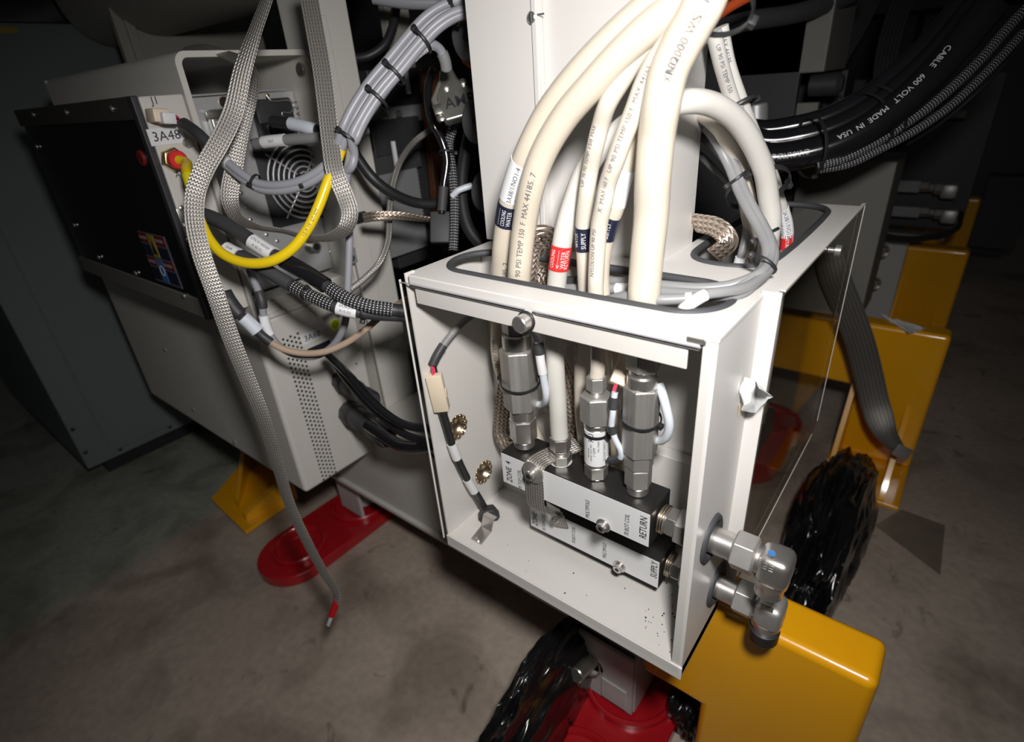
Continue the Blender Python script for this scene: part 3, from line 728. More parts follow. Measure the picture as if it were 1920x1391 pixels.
FC, xc = stack('flow_switch', 'steel flow switch wrapped in a white printed label, middle of the upper manifold', 'flow switch', 1118, 900, [
    ('hose_nut', 'hex', 704, 730, 36, 'dull_steel'), ('neck', 'cyl', 728, 742, 22, 'steel'), ('large_nut', 'hex', 738, 788, 58, 'dull_steel'),
    ('collar', 'cyl', 787, 798, 48, 'steel'), ('switch_body', 'cyl', 797, 868, 44, 'steel'), ('lower_nut', 'hex', 868, 890, 42, 'steel'), ('thread_base', 'cyl', 889, 905, 38, 'steel')])
FD, xd = stack('tube_fitting', 'small steel compression fitting holding milky hose, between braid lug and flow switch', 'fitting', 1052, 872, [
    ('compression_nut', 'hex', 818, 842, 38, 'steel'), ('neck', 'cyl', 841, 850, 26, 'steel'), ('body_nut', 'hex', 848, 866, 40, 'steel'), ('thread_base', 'cyl', 865, 874, 36, 'steel'), ('sealing_washer', 'cyl', 872, 877, 46, 'milk')])
# printed wrap on the flow switch
z1, z0 = zat(1118, 800, .043), zat(1118, 862, .043); rr = 22 * depth(V((xc, .043, (z0 + z1) / 2))) / F
wp = Path([V((xc, .043, z0)), V((xc, .043, z1))], per=8)
wl = tube('printed_wrap', wp, rr + .0006, 'lab', FC, 24)
L_ = wp.len
for tx, s, dv, sz, mm in (('FLOW SWITCH', .5, -.0095, .0042, 'ink_grey'), ('1 GPM', .45, .002, .0042, 'ink_grey'), ('120 VAC  20 VA  SPST', .42, .0055, .0024, 'ink_grey'), ('MAX 250 PSI', .4, .0085, .0024, 'ink_grey'), ('PN 17645', .62, -.0025, .0036, 'ink_grey')):
    tube_text(tx, wp, L_ * s, rr + .0007, sz, mm, wl, 0, dv)
tube_text('RU', wp, L_ * .86, rr + .0007, .0085, 'ink', wl, 0, .0055)

# outlets through the right wall
def outlet(label, y, z, x0, elbow_px, cap, dot):
    t = thing('elbow_fitting', label, 'fitting', (.05, y, z), 'steel elbow outlets'); c = V((0, y, z))
    cyl('thread_ring', c + X * (x0 + .0003), c + X * (x0 + .009), .0155, 'steel', t)
    for k in range(3): ring('thread', c + X * (x0 + .002 + k * .0026), X, .0157, .0008, 'copper', t, None, 24)
    hexn('union_nut', c + X * (x0 + .009), c + X * (x0 + .021), .0165, 'steel', t, rad(10))
    hexn('large_nut', c + X * (x0 + .0205), c + X * -.008, .0205, 'dull_steel', t, rad(20))
    cyl('pipe', c + X * -.010, c + X * .034, .0140, 'steel', t)
    hexn('outer_nut', c + X * .024, c + X * .046, .0205, 'dull_steel', t, rad(5))
    xe = P(*elbow_px, y=y).x
    cyl('elbow_neck', c + X * .045, c + X * (xe - .008), .0145, 'steel', t)
    # forged square elbow body with rounded back
    bm = bmesh.new(); bm_box(bm, c + V((xe - .0125, -.017, -.018)), c + V((xe + .0175, .017, .017)), .0085, 4)
    bm_link('elbow_body', bm, 'dull_steel' if not dot else 'steel', t)
    lathe('elbow_leg', c + V((xe + .001, 0, -.015)), -Z, [(0, .0165), (.008, .0155), (.012, .0135), (.022, .0135), (.023, .0125)], 'steel', t, 28)
    if dot:
        q = P(*dot, y=y - .0169); cyl('blue_dot', q, q - Y * .0004, .0034, 'blue_dot', t)
        q = P(dot[0] - 8, dot[1] + 28, y=y - .0171)
        for i in range(6): obox('cast_mark', q + X * ((i % 2 - .5) * .0055) - Z * ((i // 2 - 1) * .003), (X, Z), (.0034, .0014, .0008), 'steel', t, 0)
    if cap:
        lathe('rubber_cap', c + V((xe + .001, 0, -.029)), -Z, [(0, .0145), (.001, .0162), (.016, .0158), (.019, .0135), (.0195, .008)], 'black', t, 28)
        obox('cast_mark', P(1438, 1139, y=y - .0171), (X, Z), (.013, .007, .0006), 'dull_steel', t, .0002)
    return t
outlet('upper steel elbow outlet with a blue dot, passing through the enclosure wall', .043, -.2425, RX1, (1451, 1050), False, (1447, 1037))
outlet('lower steel elbow outlet ending in a black rubber cap above the yellow bracket', .086, -.351, -.0585, (1441, 1134), True, None)

# ---------------- hoses ----------------
def hose(label, pts, r, m='hose', ax='y', prints=(), sleeves=(), group='cream water hoses'):
    t = thing('water_hose', label, 'hose', (0, 0, 0), group); p = Path(pts, ax); t.location = p.p[0]
    tube('hose_wall', p, r, m, t, 20)
    for tx, px, py, sz, dv, mm in prints: tube_text(tx, p, p.px(px, py), r, sz, mm, t, 0, dv)
    for kind, px, py, half in sleeves:
        s = p.px(px, py)
        if kind == 'blank':
            c = collar('label_sleeve', p, s, half, r + .0005, 'lab', t, 20)
        elif kind == 'white':
            c = collar('label_sleeve', p, s, half, r + .0005, 'lab', t, 20)
            tube_text('3A38/1/NO1-4', p, s, r + .0006, .0068, 'ink_grey', c, 0, .0015); tube_text('70 TOP COIL', p, s, r + .0006, .0062, 'ink_grey', c, 0, -.0065)
        else:
            c = collar('flow_label', p, s, half, r + .0005, kind, t, 20)
            sz = half * .56; k = r * .62
            words = ('COOLING', 'WATER', 'SUPPLY') if kind == 'navy' else ('COOLING', 'WATER', 'RETURN')
            if r > .009:
                for wd, dv in zip(words, (k * .55, -k * .25, -k * 1.05) if kind == 'navy' else (k * 1.2, -k * .55, -k * 1.25)): tube_text(wd, p, s, r + .0006, sz * .92, 'ink_w', c, 0, dv, .8 if wd != 'COOLING' else .62)
                tube_text('—————', p, s, r + .0006, sz * .6, 'ink_w', c, 0, k * 1.25 if kind == 'navy' else k * .3, .9)
                if kind != 'navy': tube_text('>', p, s - half * .55, r + .0006, sz, 'ink_w', c, 0, k * .3, 1, -1)
            else:
                tube_text(words[2], p, s, r + .0006, sz * .95, 'ink_w', c, 0, 0, .8); tube_text('WATER', p, s, r + .0006, sz * .8, 'ink_w', c, 0, r * .95, .8)
    return t, p
zb = V((-.215, .095, -.328))
H1 = hose('leftmost thick cream hose of the column group, with black WATER SUPPLY label', [zb, (944, 690, .088), (938, 600, .085), (941, 500, .072), (948, 430, .065), (962, 360, .06), (987, 290, .055), (1024, 218, .055), (1067, 160, .055), (1124, 98, .055), (1194, 34, .055), (1240, -2, .055), (1310, -60, .06)], .0125,
    prints=[('44185  7', 931, 498, .008, -.004, 'ink_grey'), ('70 PSI TEMP', 938, 660, .008, .008, 'ink_grey')], sleeves=[('white', 963, 335, .022), ('navy', 950, 395, .0125)])
H2 = hose('second thick cream hose from left, printed along its side, feeding the left sensor', [V((xa, .043, zat(968, 606, .043))), V((xa, .045, zat(968, 592, .045))), (972, 545, .05), (975, 500, .05), (983, 425, .05), (997, 350, .045), (1020, 285, .045), (1060, 218, .045), (1108, 162, .045), (1168, 98, .045), (1228, 44, .045), (1285, 4, .045), (1340, -40, .05)], .0125,
    prints=[('UP 90 PSI TEMP 150  F  MAX 44185. 7', 976, 425, .0078, .0015, 'ink_grey')])
H3 = hose('thick cream hose straight down the column to the right sensor', [V((xb, .043, zat(1203, 662, .043))), (1205, 640, .045), (1207, 560, .05), (1214, 470, .05), (1221, 400, .05), (1224, 332, .045), (1231, 256, .045), (1240, 196, .04), (1253, 136, .04), (1275, 88, .04), (1298, 46, .04), (1318, 8, .04), (1340, -50, .05)], .0148,
    prints=[('XR02. 00 WS FC', 1278, 66, .0085, -.001, 'ink_grey'), ('NO00', 1262, 100, .008, -.001, 'ink_grey')])
H4 = hose('thin cream hose, left of the thin pair in front of column', [V((-.16, .09, -.328)), (1092, 800, .088), (1090, 660, .08), (1098, 560, .075), (1096, 500, .07), (1094, 420, .065), (1100, 363, .06), (1107, 317, .06), (1117, 272, .055), (1126, 236, .055), (1139, 196, .05), (1163, 155, .05), (1199, 100, .05), (1259, 45, .05), (1305, 6, .05), (1340, -40, .05)], .0078, 'hose_b',
    prints=[('UP 70 PSI TEMP 150 MAX', 1110, 290, .0052, .005, 'ink_grey'), ('PSI TEMP 150', 1086, 660, .005, .007, 'ink_grey')], sleeves=[('navy', 1086, 445, .012)])
H5 = hose('thin cream hose printed along its length, in front of the others', [V((xc, .043, zat(1120, 712, .043))), (1121, 690, .045), (1118, 600, .05), (1117, 540, .05), (1120, 470, .05), (1124, 420, .048), (1133, 378, .045), (1139, 347, .045), (1154, 302, .04), (1172, 251, .04), (1190, 205, .04), (1208, 157, .04), (1229, 115, .04), (1259, 73, .04), (1299, 18, .04), (1330, -30, .05)], .0078, 'hose_b',
    prints=[('X  MAX 160 F   UP 90 PSI TEMP 150 F  MAX 44165', 1166, 265, .0056, .002, 'ink_grey'), ('NYLOLON UP 90 PSI', 1110, 470, .0052, .004, 'ink_grey')])
H6 = hose('thin cream hose with black SUPPLY label at right of the thin pair', [V((-.12, .09, -.328)), (1152, 780, .09), (1150, 690, .085), (1138, 600, .08), (1128, 540, .078), (1130, 480, .076), (1141, 425, .074), (1154, 390, .072), (1166, 340, .07), (1184, 285, .07), (1212, 211, .068), (1240, 150, .065), (1275, 85, .06), (1318, 15, .055), (1335, -30, .055)], .0082, 'hose',
    sleeves=[('navy', 1140, 427, .0125), ('blank', 1163, 350, .017)])
H7 = hose('milky white hose with red WATER RETURN label arching over to the right', [V((xd, .043, zat(1050, 832, .043))), (1048, 800, .044), (1046, 760, .045), (1041, 680, .052), (1040, 600, .062), (1043, 540, .068), (1050, 482, .07), (1060, 425, .074), (1075, 375, .08), (1095, 325, .085), (1130, 275, .09), (1180, 232, .095), (1240, 200, .1), (1290, 190, .115), (1335, 196, .14), (1377, 222, .17), (1410, 268, .2), (1432, 320, .225), (1441, 370, .24), (1446, 420, .25), V((-.05, .27, -.08)), V((-.05, .27, -.27))], .0104, 'milk',
    sleeves=[('red', 1050, 483, .0125)])
H8 = hose('translucent cream hose curving down behind the white arch at right', [(1270, 195, .29), (1300, 200, .26), (1322, 214, .235), (1352, 240, .225), (1376, 285, .235), (1393, 340, .25), (1405, 400, .26), (1412, 450, .27), V((-.075, .29, -.1)), V((-.075, .29, -.27))], .0095, 'hose_b')
H9 = hose('thin clear hose with labels entering the rear slot at right', [(1338, 60, .2), (1352, 120, .21), (1372, 185, .225), (1400, 250, .25), (1440, 330, .3), (1466, 390, .33), (1476, 440, .345), V((-.04, .35, -.1)), V((-.04, .35, -.27))], .0072, 'milk',
    prints=[('UP 90 PSI TEMP 150', 1352, 125, .0055, .001, 'ink_grey')], sleeves=[('white', 1472, 415, .02), ('red', 1480, 458, .010)])
H10 = hose('second thin clear hose behind the first at the right slot', [(1352, 50, .215), (1366, 120, .225), (1388, 185, .24), (1418, 260, .27), (1452, 340, .31), (1463, 400, .34), (1465, 450, .36), V((-.06, .37, -.1)), V((-.06, .37, -.27))], .0068, 'milk',
    prints=[('MAX 44185', 1350, 90, .0055, .001, 'ink_grey')], sleeves=[('blank', 1465, 420, .018), ('navy', 1466, 470, .008)])
# rear block those hoses run into
RB = manifold('water_manifold', 'black manifold block inside the rear chamber behind smoked window', -.10, -.03, .24, .40, -.33, -.285, [], [], 'black water manifolds')
for i, (x, y, r) in enumerate(((-.05, .27, .0135), (-.075, .29, .0125), (-.04, .35, .011), (-.06, .37, .011))):
    t = thing('tube_fitting', ('steel fitting under the milky arching hose in rear chamber', 'steel fitting under the translucent cream hose in rear chamber', 'steel fitting nearest the window under a thin clear hose', 'steel fitting behind the others in the rear chamber')[i], 'fitting', (x, y, -.285), 'rear chamber fittings')
    hexn('compression_nut', (x, y, -.266), (x, y, -.252), r, 'steel', t); cyl('fitting_body', (x, y, -.2848), (x, y, -.266), r * .85, 'steel', t)

# ---------------- ground braids ----------------
def braid(label, pts, wid, th, m='braid_tin', ax='d', tw=None, face=None, group='braided ground straps', wf=None):
    p = Path(pts, ax); t = thing('braided_strap', label, 'strap', p.p[0], group)
    strap('braid', p, wid, th, m, t, tw, face, wf); return t, p
B1, p = braid('long flat silver braid hanging past the 3A48 module to a red tip', [(520, -60, .64), (500, 0, .65), (478, 60, .66), (455, 132, .67), (437, 210, .68), (412, 265, .68), (384, 315, .68), (367, 360, .685), (364, 405, .69), (376, 470, .70), (402, 545, .72), (432, 630, .75), (462, 705, .78), (492, 780, .81), (520, 870, .85), (545, 950, .88), (578, 1020, .90), (608, 1075, .92), (630, 1112, .93), (630, 1132, .93)], .0225, .0016,
    tw=[62, 60, 52, 28, 8, 0, -5, 0, 10, 8, 8, 12, 22, 32, 42, 48, 52, 56, 60, 62])
q = p.at(p.len)[0]; d_ = (P(617, 1168, d=.93) - q).normalized()
tube('red_sleeve', Path([q - d_ * .004, q + d_ * .022], per=3), .006, 'red_paint', B1); obox('terminal_tip', q + d_ * .03, (d_, RX), (.020, .006, .002), 'alu', B1, .0005)
braid('flat silver braid looping down past the fan guard and back over the hood', [(570, -50, .70), (580, 0, .70), (590, 55, .70), (603, 130, .70), (612, 200, .70), (620, 270, .70), (628, 322, .70), (646, 365, .71), (656, 400, .715), (648, 428, .72), (622, 444, .73), (580, 446, .74), (530, 433, .75), (480, 424, .75), (446, 408, .75), (431, 372, .75), (438, 320, .75), (450, 250, .75), (464, 190, .75), (470, 145, .76), (455, 118, .78), (420, 100, .80), (380, 90, .82), (340, 96, .84)], .0225, .0016,
    tw=[0, 0, 0, 0, 0, 0, 0, -8, -20, -35, -60, -72, -75, -68, -45, -12, 0, 5, 8, 10, 40, 60, 65, 65])
braid('short warm-toned braid jumper from the post block to the black sleeve', [(682, 409, .89), (698, 406, .88), (715, 405, .88), (750, 405, .89), (790, 410, .91), (812, 412, .92)], .0155, .0025, 'braid_cu', tw=[0, 0, 0, 25, 55, 65])
braid('copper-toned braid arching over the slot edge behind thick hoses', [V((-.262, .125, -.03)), (1036, 470, .118), (1030, 452, .112), (1014, 443, .1), (994, 458, .094), (982, 520, .09), (970, 600, .098), (958, 690, .105), (948, 770, .108), (946, 815, .106), (958, 838, .100), (985, 835, .092)], .030, .0022, 'braid_cu', 'y', tw=[0, 0, -20, -35, -15, 0, 0, 0, 0, 10, 40, 50])
braid('copper-toned braid falling along the back wall right of the milky hose', [V((-.23, .125, .0)), (1022, 505, .12), (1008, 515, .115), (1030, 570, .112), (1052, 620, .11), (1050, 665, .112), (1066, 720, .114), (1078, 780, .112), (1072, 830, .102), V((-.19, .095, -.24))], .026, .0022, 'braid_cu', 'y', tw=[0, 10, 20, 45, 60, 55, 20, 0, 0, 0])
lx = P(1000, 885, y=.0138).x
LUG, p = braid('braid lug folded over the upper manifold and bolted on its label', [V((lx + .022, .078, -.2145)), V((lx + .010, .055, -.2167)), V((lx + .001, .032, -.2173)), V((lx, .0185, -.2177)), V((lx, .0148, -.222)), V((lx, .0142, -.25)), V((lx, .0142, -.275)), V((lx + .002, .017, -.287)), V((lx + .010, .032, -.294))], .0275, .0016, 'braid_tin', 'y',
    face=[(0, -.1, 1), (0, -.1, 1), (0, -.2, 1), (0, -.5, 1), (0, -1, .3), (0, -1, 0), (0, -1, 0), (0, -1, -.5), (0, -.4, -1)])
q = P(1000, 885, y=.0115); wz = cyl('large_washer', q, q - Y * .002, .0150, 'dull_steel', LUG, 32); cyl('bolt_head', q - Y * .002, q - Y * .0105, .0066, 'steel', wz); cyl('hex_socket', q - Y * .010, q - Y * .0107, .0034, 'ink', wz, 6)
t, p = braid('small braid lug bolted on the lower manifold label', [(1036, 946, .05), (1040, 956, .0575), (1048, 972, .0575), (1054, 988, .0575)], .0225, .0014, 'braid_tin', 'y', face=[(0, -1, 0)] * 4)
q = P(1046, 968, y=.056); cyl('bolt_head', q, q - Y * .012, .0045, 'steel', t)
braid('copper-toned braid end fraying over the rear slot edge beside column', [V((-.16, .3, -.01)), (1300, 418, .24), (1318, 420, .235), (1340, 425, .23), (1358, 438, .225), (1366, 455, .225), (1350, 470, .225), (1338, 478, .225)], .022, .003, 'braid_cu', 'y', tw=[20, 20, 20, 10, 0, -20, -30, -30])
ST, p = braid('wide dark grey flat strap draped over the second yellow bracket', [(1555, 470, 1.25), (1566, 520, 1.27), (1590, 580, 1.30), (1612, 640, 1.33), (1628, 700, 1.36), (1642, 760, 1.38), (1660, 810, 1.38), (1685, 842, 1.38)], .062, .003, 'braid_dark', wf=lambda q: 1.0 if q < 5.5 else 1 - .55 * (q - 5.5) / 1.5, tw=[0, 0, 5, 5, 0, 0, 0, 0])
q = P(1692, 848, d=1.375); obox('strap_terminal', q, (V((.7, .5, -.5)), RX), (.045, .032, .006), 'dull_steel', ST, .002)
# thin round braid behind
def cable(name, label, cat, pts, r, m, ax='d', group=None, sleeves=(), extra=(), rf=None):
    """sleeves: (start px, end px, radius gain, material, [(text, size)])"""
    p = Path(pts, ax); t = thing(name, label, cat, p.p[0], group); tube('jacket', p, r, m, t, 12, rf)
    for (a, b, g, mm, tx) in sleeves:
        s0, s1 = p.px(*a), p.px(*b)
        if abs(s1 - s0) < .004: s1 = s0 + .012
        s0, s1 = min(s0, s1), max(s0, s1)
        nm = {'lab': 'label_sleeve', 'lab_blue': 'label_sleeve', 'sleeving': 'mesh_sleeve', 'yellow_lab': 'flow_label'}.get(mm, 'end_sleeve')
        c = tube(nm, sub(p, s0, s1, 12), r * g + .0003, mm, t, 14)
        for i, q in enumerate(tx): tube_text(q[0], p, (s0 + s1) / 2, r * g + .0005, q[1], 'ink_grey', c, 0, (len(tx) / 2 - .5 - i) * q[1] * 1.3, 1, q[2] if len(q) > 2 else 1)
    return t, p
cable('braided_strap', 'thin round silver braid looping down beside the frame post', 'strap', [(815, 238, .98), (800, 248, .97), (775, 268, .96), (750, 305, .94), (736, 350, .93), (730, 400, .92), (728, 450, .91), (712, 492, .90), (688, 518, .90), (655, 545, .90), (615, 575, .91)], .0052, 'braid_tin', group='braided ground straps')

# ---------------- cables on the left ----------------
J = thing('wire_connector', 'cream two-pole connector plugged into the J1 port of the 3A48 module', 'connector', P(300, 220, x=-.775), 'cream wire connectors')
obox('connector_body', P(296, 217, x=-.764), (X, V((0, 1, -.15))), (.028, .021, .017), 'cream', J, .002); obox('plug_body', P(312, 222, x=-.752), (X, V((0, 1, -.15))), (.022, .017, .014), 'lab', J, .0015)
for i, (dy, m_) in enumerate(((-4, 'pink'), (0, 'ink'), (4, 'pink'), (7, 'ink'))):
    tube('lead_wire', Path([(315, 217 + dy, .765), (328, 220 + dy, .755), (342, 230 + dy * .5, .75)]), .0014, m_, J, 8)
bund = [(640, 262), (652, 250), (668, 215), (700, 165), (738, 120), (775, 75), (808, 40), (842, 18), (900, 2), (960, -20)]
def bpt(off, dd, i0=0): return [(x + off * .75, y + off * .66, .70 + dd - .004 * i) for i, (x, y) in enumerate(bund)][i0:]
lowA = [(345, 232, .745), (372, 252, .735), (398, 278, .735), (425, 303, .735), (455, 327, .735), (485, 344, .735), (525, 347, .73), (565, 338, .725), (600, 318, .72), (625, 292, .715)]
cable('signal_cable', 'light grey signal cable from J1, front strand of the tied bundle crossing the fan', 'cable', lowA + bpt(-13, .0, 1), .0058, 'grey_cable', group='light grey bundled cables',
    sleeves=[((345, 232), (392, 272), 1.35, 'sheath', ()), ((396, 276), (428, 305), 1.1, 'lab', ())])
cable('signal_cable', 'light grey signal cable, lower strand hanging across the fan guard', 'cable', [(x + 3, y + 10, d + .004) for x, y, d in lowA[2:]] + bpt(0, .005, 1), .0058, 'grey_cable', group='light grey bundled cables')
cable('signal_cable', 'light grey signal cable forming a tight loop below the lowest tie of bundle', 'cable', [(632, 316, .735), (646, 322, .725), (659, 312, .715), (664, 290, .71)] + bpt(10, -.003, 1), .0058, 'grey_cable', group='light grey bundled cables')
cable('signal_cable', 'light grey printed cable on the outer right side of the tied bundle', 'cable', [(652, 400, .74), (648, 345, .73), (656, 300, .715), (663, 268, .706)] + [(x + 14, y + 13, .70 - .004 * i) for i, (x, y) in enumerate(bund)][1:], .0060, 'grey_cable', group='light grey bundled cables')
t, p = cable('signal_cable', 'light grey cable branching off bundle to the metal plug hood', 'cable', [(690, 215, .70), (720, 172, .69), (755, 128, .685), (785, 96, .685), (808, 84, .69), (824, 92, .70), (834, 112, .71), (838, 132, .72)], .0060, 'grey_cable', group='light grey bundled cables',
    sleeves=[((770, 110), (800, 86), 1.1, 'lab', ((('3A 31', .006), ('(1032)', .006)))), ((829, 100), (838, 130), 1.2, 'grey_mid', ())])
tube_text('E111.007265-T  # 10', p, p.px(722, 170), .0061, .0055, 'ink_grey', t)
cable('signal_cable', 'yellow-green wire showing inside the upper bundle near the black knob', 'cable', [(742, 132, .705), (772, 96, .70), (805, 66, .695), (845, 40, .69), (900, 20, .69)], .0048, 'yellow_tube', group='light grey bundled cables')
for lb, x, y, d, tx_, R_ in (('black cable tie low on grey bundle beside the silver braid', 652, 259, .70, (.55, -.83), .0155), ('black cable tie second from bottom on the grey bundle', 707, 185, .69, (.62, -.78), .0165), ('black cable tie third from bottom on the grey bundle', 738, 138, .686, (.65, -.76), .0165),
        ('black cable tie fourth from bottom on the grey bundle, above the branch', 790, 76, .68, (.7, -.71), .0165), ('black cable tie at the top end of grey bundle', 850, 24, .68, (.85, -.5), .015)):
    tie(lb, P(x, y, d=d), RX * tx_[0] + RY * tx_[1], R_, .004, 'ties on the grey bundle', -RX * .7 - RZ)
for lb, x, y, n_ in (('small black tie on grey cables at left of the fan guard', 478, 341, (.9, .45)), ('small black tie on grey cables over the fan hub', 566, 341, (.95, -.3))):
    tie(lb, P(x, y, d=.733), RX * n_[0] + RY * n_[1], .010, .004, 'ties on the grey bundle', RY - RZ)
# yellow air tube
AF = thing('push_fitting', 'brass hex push-in fitting with red collar at the AJ1 port', 'fitting', ons(322, 300))
q = ons(322, 299); hexn('hex_body', q, q + X * .013, .0165, 'brass', AF, rad(15)); cyl('red_collar', q + X * .013, q + X * .024, .0125, 'red', AF)
t, p = cable('air_tube', 'bright yellow air tube drooping from the AJ1 port past the fan', 'tube', [q + X * .02, q + X * .034 + V((0, .004, -.004)), (350, 322, .745), (360, 352, .735), (366, 385, .735), (376, 415, .732), (393, 449, .728), (415, 474, .724), (445, 489, .72), (480, 494, .716), (515, 487, .712), (550, 464, .71), (578, 427, .708), (598, 385, .706), (615, 340, .704), (632, 300, .708), (645, 268, .718), (660, 235, .725), (690, 190, .72)], .0068, 'yellow_tube', sleeves=[((352, 330), (362, 358), 1.12, 'yellow_lab', ())])
tube_text('<', p, p.px(357, 345), .008, .010, 'ink', t); tube_text('12-9 19  67-XM', p, p.px(585, 420), .0069, .006, 'ink_grey', t)
# dark sheathed cables
t, p = cable('sheathed_cable', 'upper dark sheathed cable with white sleeve crossing below the fan to the enclosure', 'cable', [(372, 400, .76), (395, 407, .755), (430, 425, .75), (465, 447, .745), (500, 470, .74), (540, 492, .735), (580, 515, .73), (615, 538, .725), (650, 560, .72), (690, 574, .72), (730, 580, .725), (775, 586, .735), (830, 600, .76)], .0085, 'plastic_dark', group='dark sheathed cables',
    sleeves=[((385, 404), (470, 450), 1.12, 'sheath', ()), ((472, 452), (512, 478), 1.2, 'lab', (('CPX/H 450/60', .0055), ('A 50 01', .0055))), ((530, 487), (612, 536), 1.25, 'gloss_black', ()), ((618, 540), (735, 581), 1.06, 'sleeving', ())])
cable('sheathed_cable', 'lower dark sheathed cable with woven sleeving under the yellow tube', 'cable', [(405, 455, .755), (430, 470, .75), (470, 490, .745), (510, 513, .74), (550, 537, .735), (590, 558, .73), (630, 575, .727), (665, 584, .727), (710, 590, .732), (770, 594, .742), (830, 606, .77)], .0078, 'plastic_dark', group='dark sheathed cables',
    sleeves=[((424, 467), (446, 478), 1.25, 'lab', (('3A48', .005), ('A0007', .005))), ((450, 480), (480, 496), 1.2, 'sheath', ()), ((482, 498), (545, 535), 1.15, 'rubber', ()), ((550, 537), (625, 573), 1.06, 'sleeving', ()), ((634, 576), (668, 584), 1.2, 'lab', (('3A38-J03', .005), ('A10-50', .005)))])
tie('black tie with a bright head on the lower woven cable', P(574, 550, d=.732), RX * .85 + RY * .5, .0092, .004, 'black cable ties', RY * -1 - RZ)
tie('black tie at the right end of the lower woven cable label', P(682, 585, d=.727), RX * .95 + RY * .15, .011, .004, 'black cable ties', RY)
# loop cables on the perforated box
cable('signal_cable', 'thin grey cable looping under the chassis to the 3A60 slot', 'cable', [(468, 505, .80), (478, 530, .80), (490, 562, .80), (495, 595, .81), (505, 625, .82), (525, 650, .83), (555, 665, .84), (590, 668, .84), (620, 652, .84), (642, 620, .82), (650, 585, .80), (652, 540, .79), (654, 490, .78), (655, 440, .77), (650, 390, .76)], .0054, 'grey_cable', group='light grey bundled cables',
    sleeves=[((488, 545), (496, 578), 1.25, 'sheath', ()), ((498, 590), (512, 625), 1.25, 'lab', ())])
cable('signal_cable', 'black lead with pale blue label from the module down to the tan cable', 'cable', [(420, 548, .78), (428, 562, .785), (445, 585, .79), (468, 606, .80), (490, 628, .81), (508, 642, .815)], .0085, 'plastic_dark', group='black leads',
    sleeves=[((455, 596), (482, 620), 1.15, 'lab_blue', ())], rf=lambda u: 1.25 if u < .4 else .8)
cable('signal_cable', 'tan cable sweeping across the perforated box to the enclosure', 'cable', [(502, 638, .82), (530, 654, .82), (565, 662, .82), (605, 660, .815), (645, 645, .81), (680, 622, .80), (715, 592, .79), (745, 572, .78), (790, 545, .78)], .0050, 'tan_cable')
cable('signal_cable', 'thin red and black lead dangling behind the lower dark cable', 'cable', [(455, 470, .80), (465, 500, .80), (480, 525, .80), (488, 545, .80)], .002, 'pink')
for lb, x, y, d in ():
    pass
def circ_conn(label, p0, p1, r, grp='black circular connectors'):
    t = thing('circular_connector', label, 'connector', p0, grp); d_ = (p1 - p0); L = d_.length
    lathe('coupling_ring', p0, d_, [(0, r * .94), (.003, r), (L * .22, r), (L * .24, r * .9)], 'black', t, 26)
    lathe('connector_shell', p0 + d_ * .22, d_, [(0, r * .86), (L * .3, r * .84), (L * .32, r * .74), (L * .52, r * .74), (L * .55, r * .8), (L * .72, r * .8), (L * .78, r * .62)], 'plastic_dark', t, 24)
    for k in range(10):
        a_ = 2 * math.pi * k / 10; _, n_, b2 = frame(d_); o = n_ * math.cos(a_) + b2 * math.sin(a_)
        obox('grip_rib', p0 + d_ * .11 + o * r, (d_, o), (L * .16, .0018, .004), 'black', t, .0004)
    return t
circ_conn('upper black circular connector plugged into the perforated box', onx(640, 712), P(700, 752, d=.97), .0215)
circ_conn('lower large black circular connector on the perforated box with glossy cable', onx(655, 772), P(728, 822, d=.94), .025)
cable('power_cable', 'black cable from 3A60 slot running down to the enclosure side', 'cable', [(612, 662, .95), (630, 680, .93), (655, 705, .90), (690, 745, .88), (720, 773, .86), (755, 795, .84), (800, 804, .82), (850, 806, .82)], .0068, 'gloss_black', group='black power cables')
cable('power_cable', 'second black cable alongside, ending lower at the enclosure side', 'cable', [(618, 668, .955), (645, 705, .93), (685, 752, .90), (720, 785, .88), (755, 812, .86), (800, 828, .84), (850, 840, .83)], .0062, 'gloss_black', group='black power cables')
cable('power_cable', 'glossy shrink-wrapped cable from the lower circular connector', 'cable', [(690, 796, .955), (715, 813, .93), (745, 832, .90), (775, 838, .87), (810, 835, .84), (850, 832, .83)], .0105, 'gloss_black', group='black power cables')
cable('power_cable', 'thin black wire dropping behind the circular connector cables', 'cable', [(790, 838, .85), (805, 850, .86), (822, 862, .88)], .003, 'black', group='black power cables')
# fan-side cords
cable('power_cable', 'dark cord with white label entering the inlet above the fan guard', 'cable', [(480, 270, .835), (500, 266, .825), (540, 262, .815), (590, 258, .80), (640, 250, .79), (690, 240, .80)], .0078, 'grey_mid', group='black power cables', sleeves=[((494, 267), (534, 262), 1.1, 'lab', (('3A7', .006),))])
cable('power_cable', 'black plug lead with pale sleeve right of the mains inlet', 'cable', [(512, 228, .83), (535, 230, .82), (560, 235, .81), (590, 243, .80), (620, 250, .80)], .0085, 'black', group='black power cables', sleeves=[((546, 232), (594, 244), 1.05, 'lab_blue', ())])
cable('power_cable', 'black cable crossing in front of the post to the dark sleeve', 'cable', [(655, 270, .86), (672, 298, .87), (700, 335, .88), (735, 362, .90), (780, 380, .93), (820, 382, .95), (860, 370, .98)], .0085, 'black', group='black power cables')

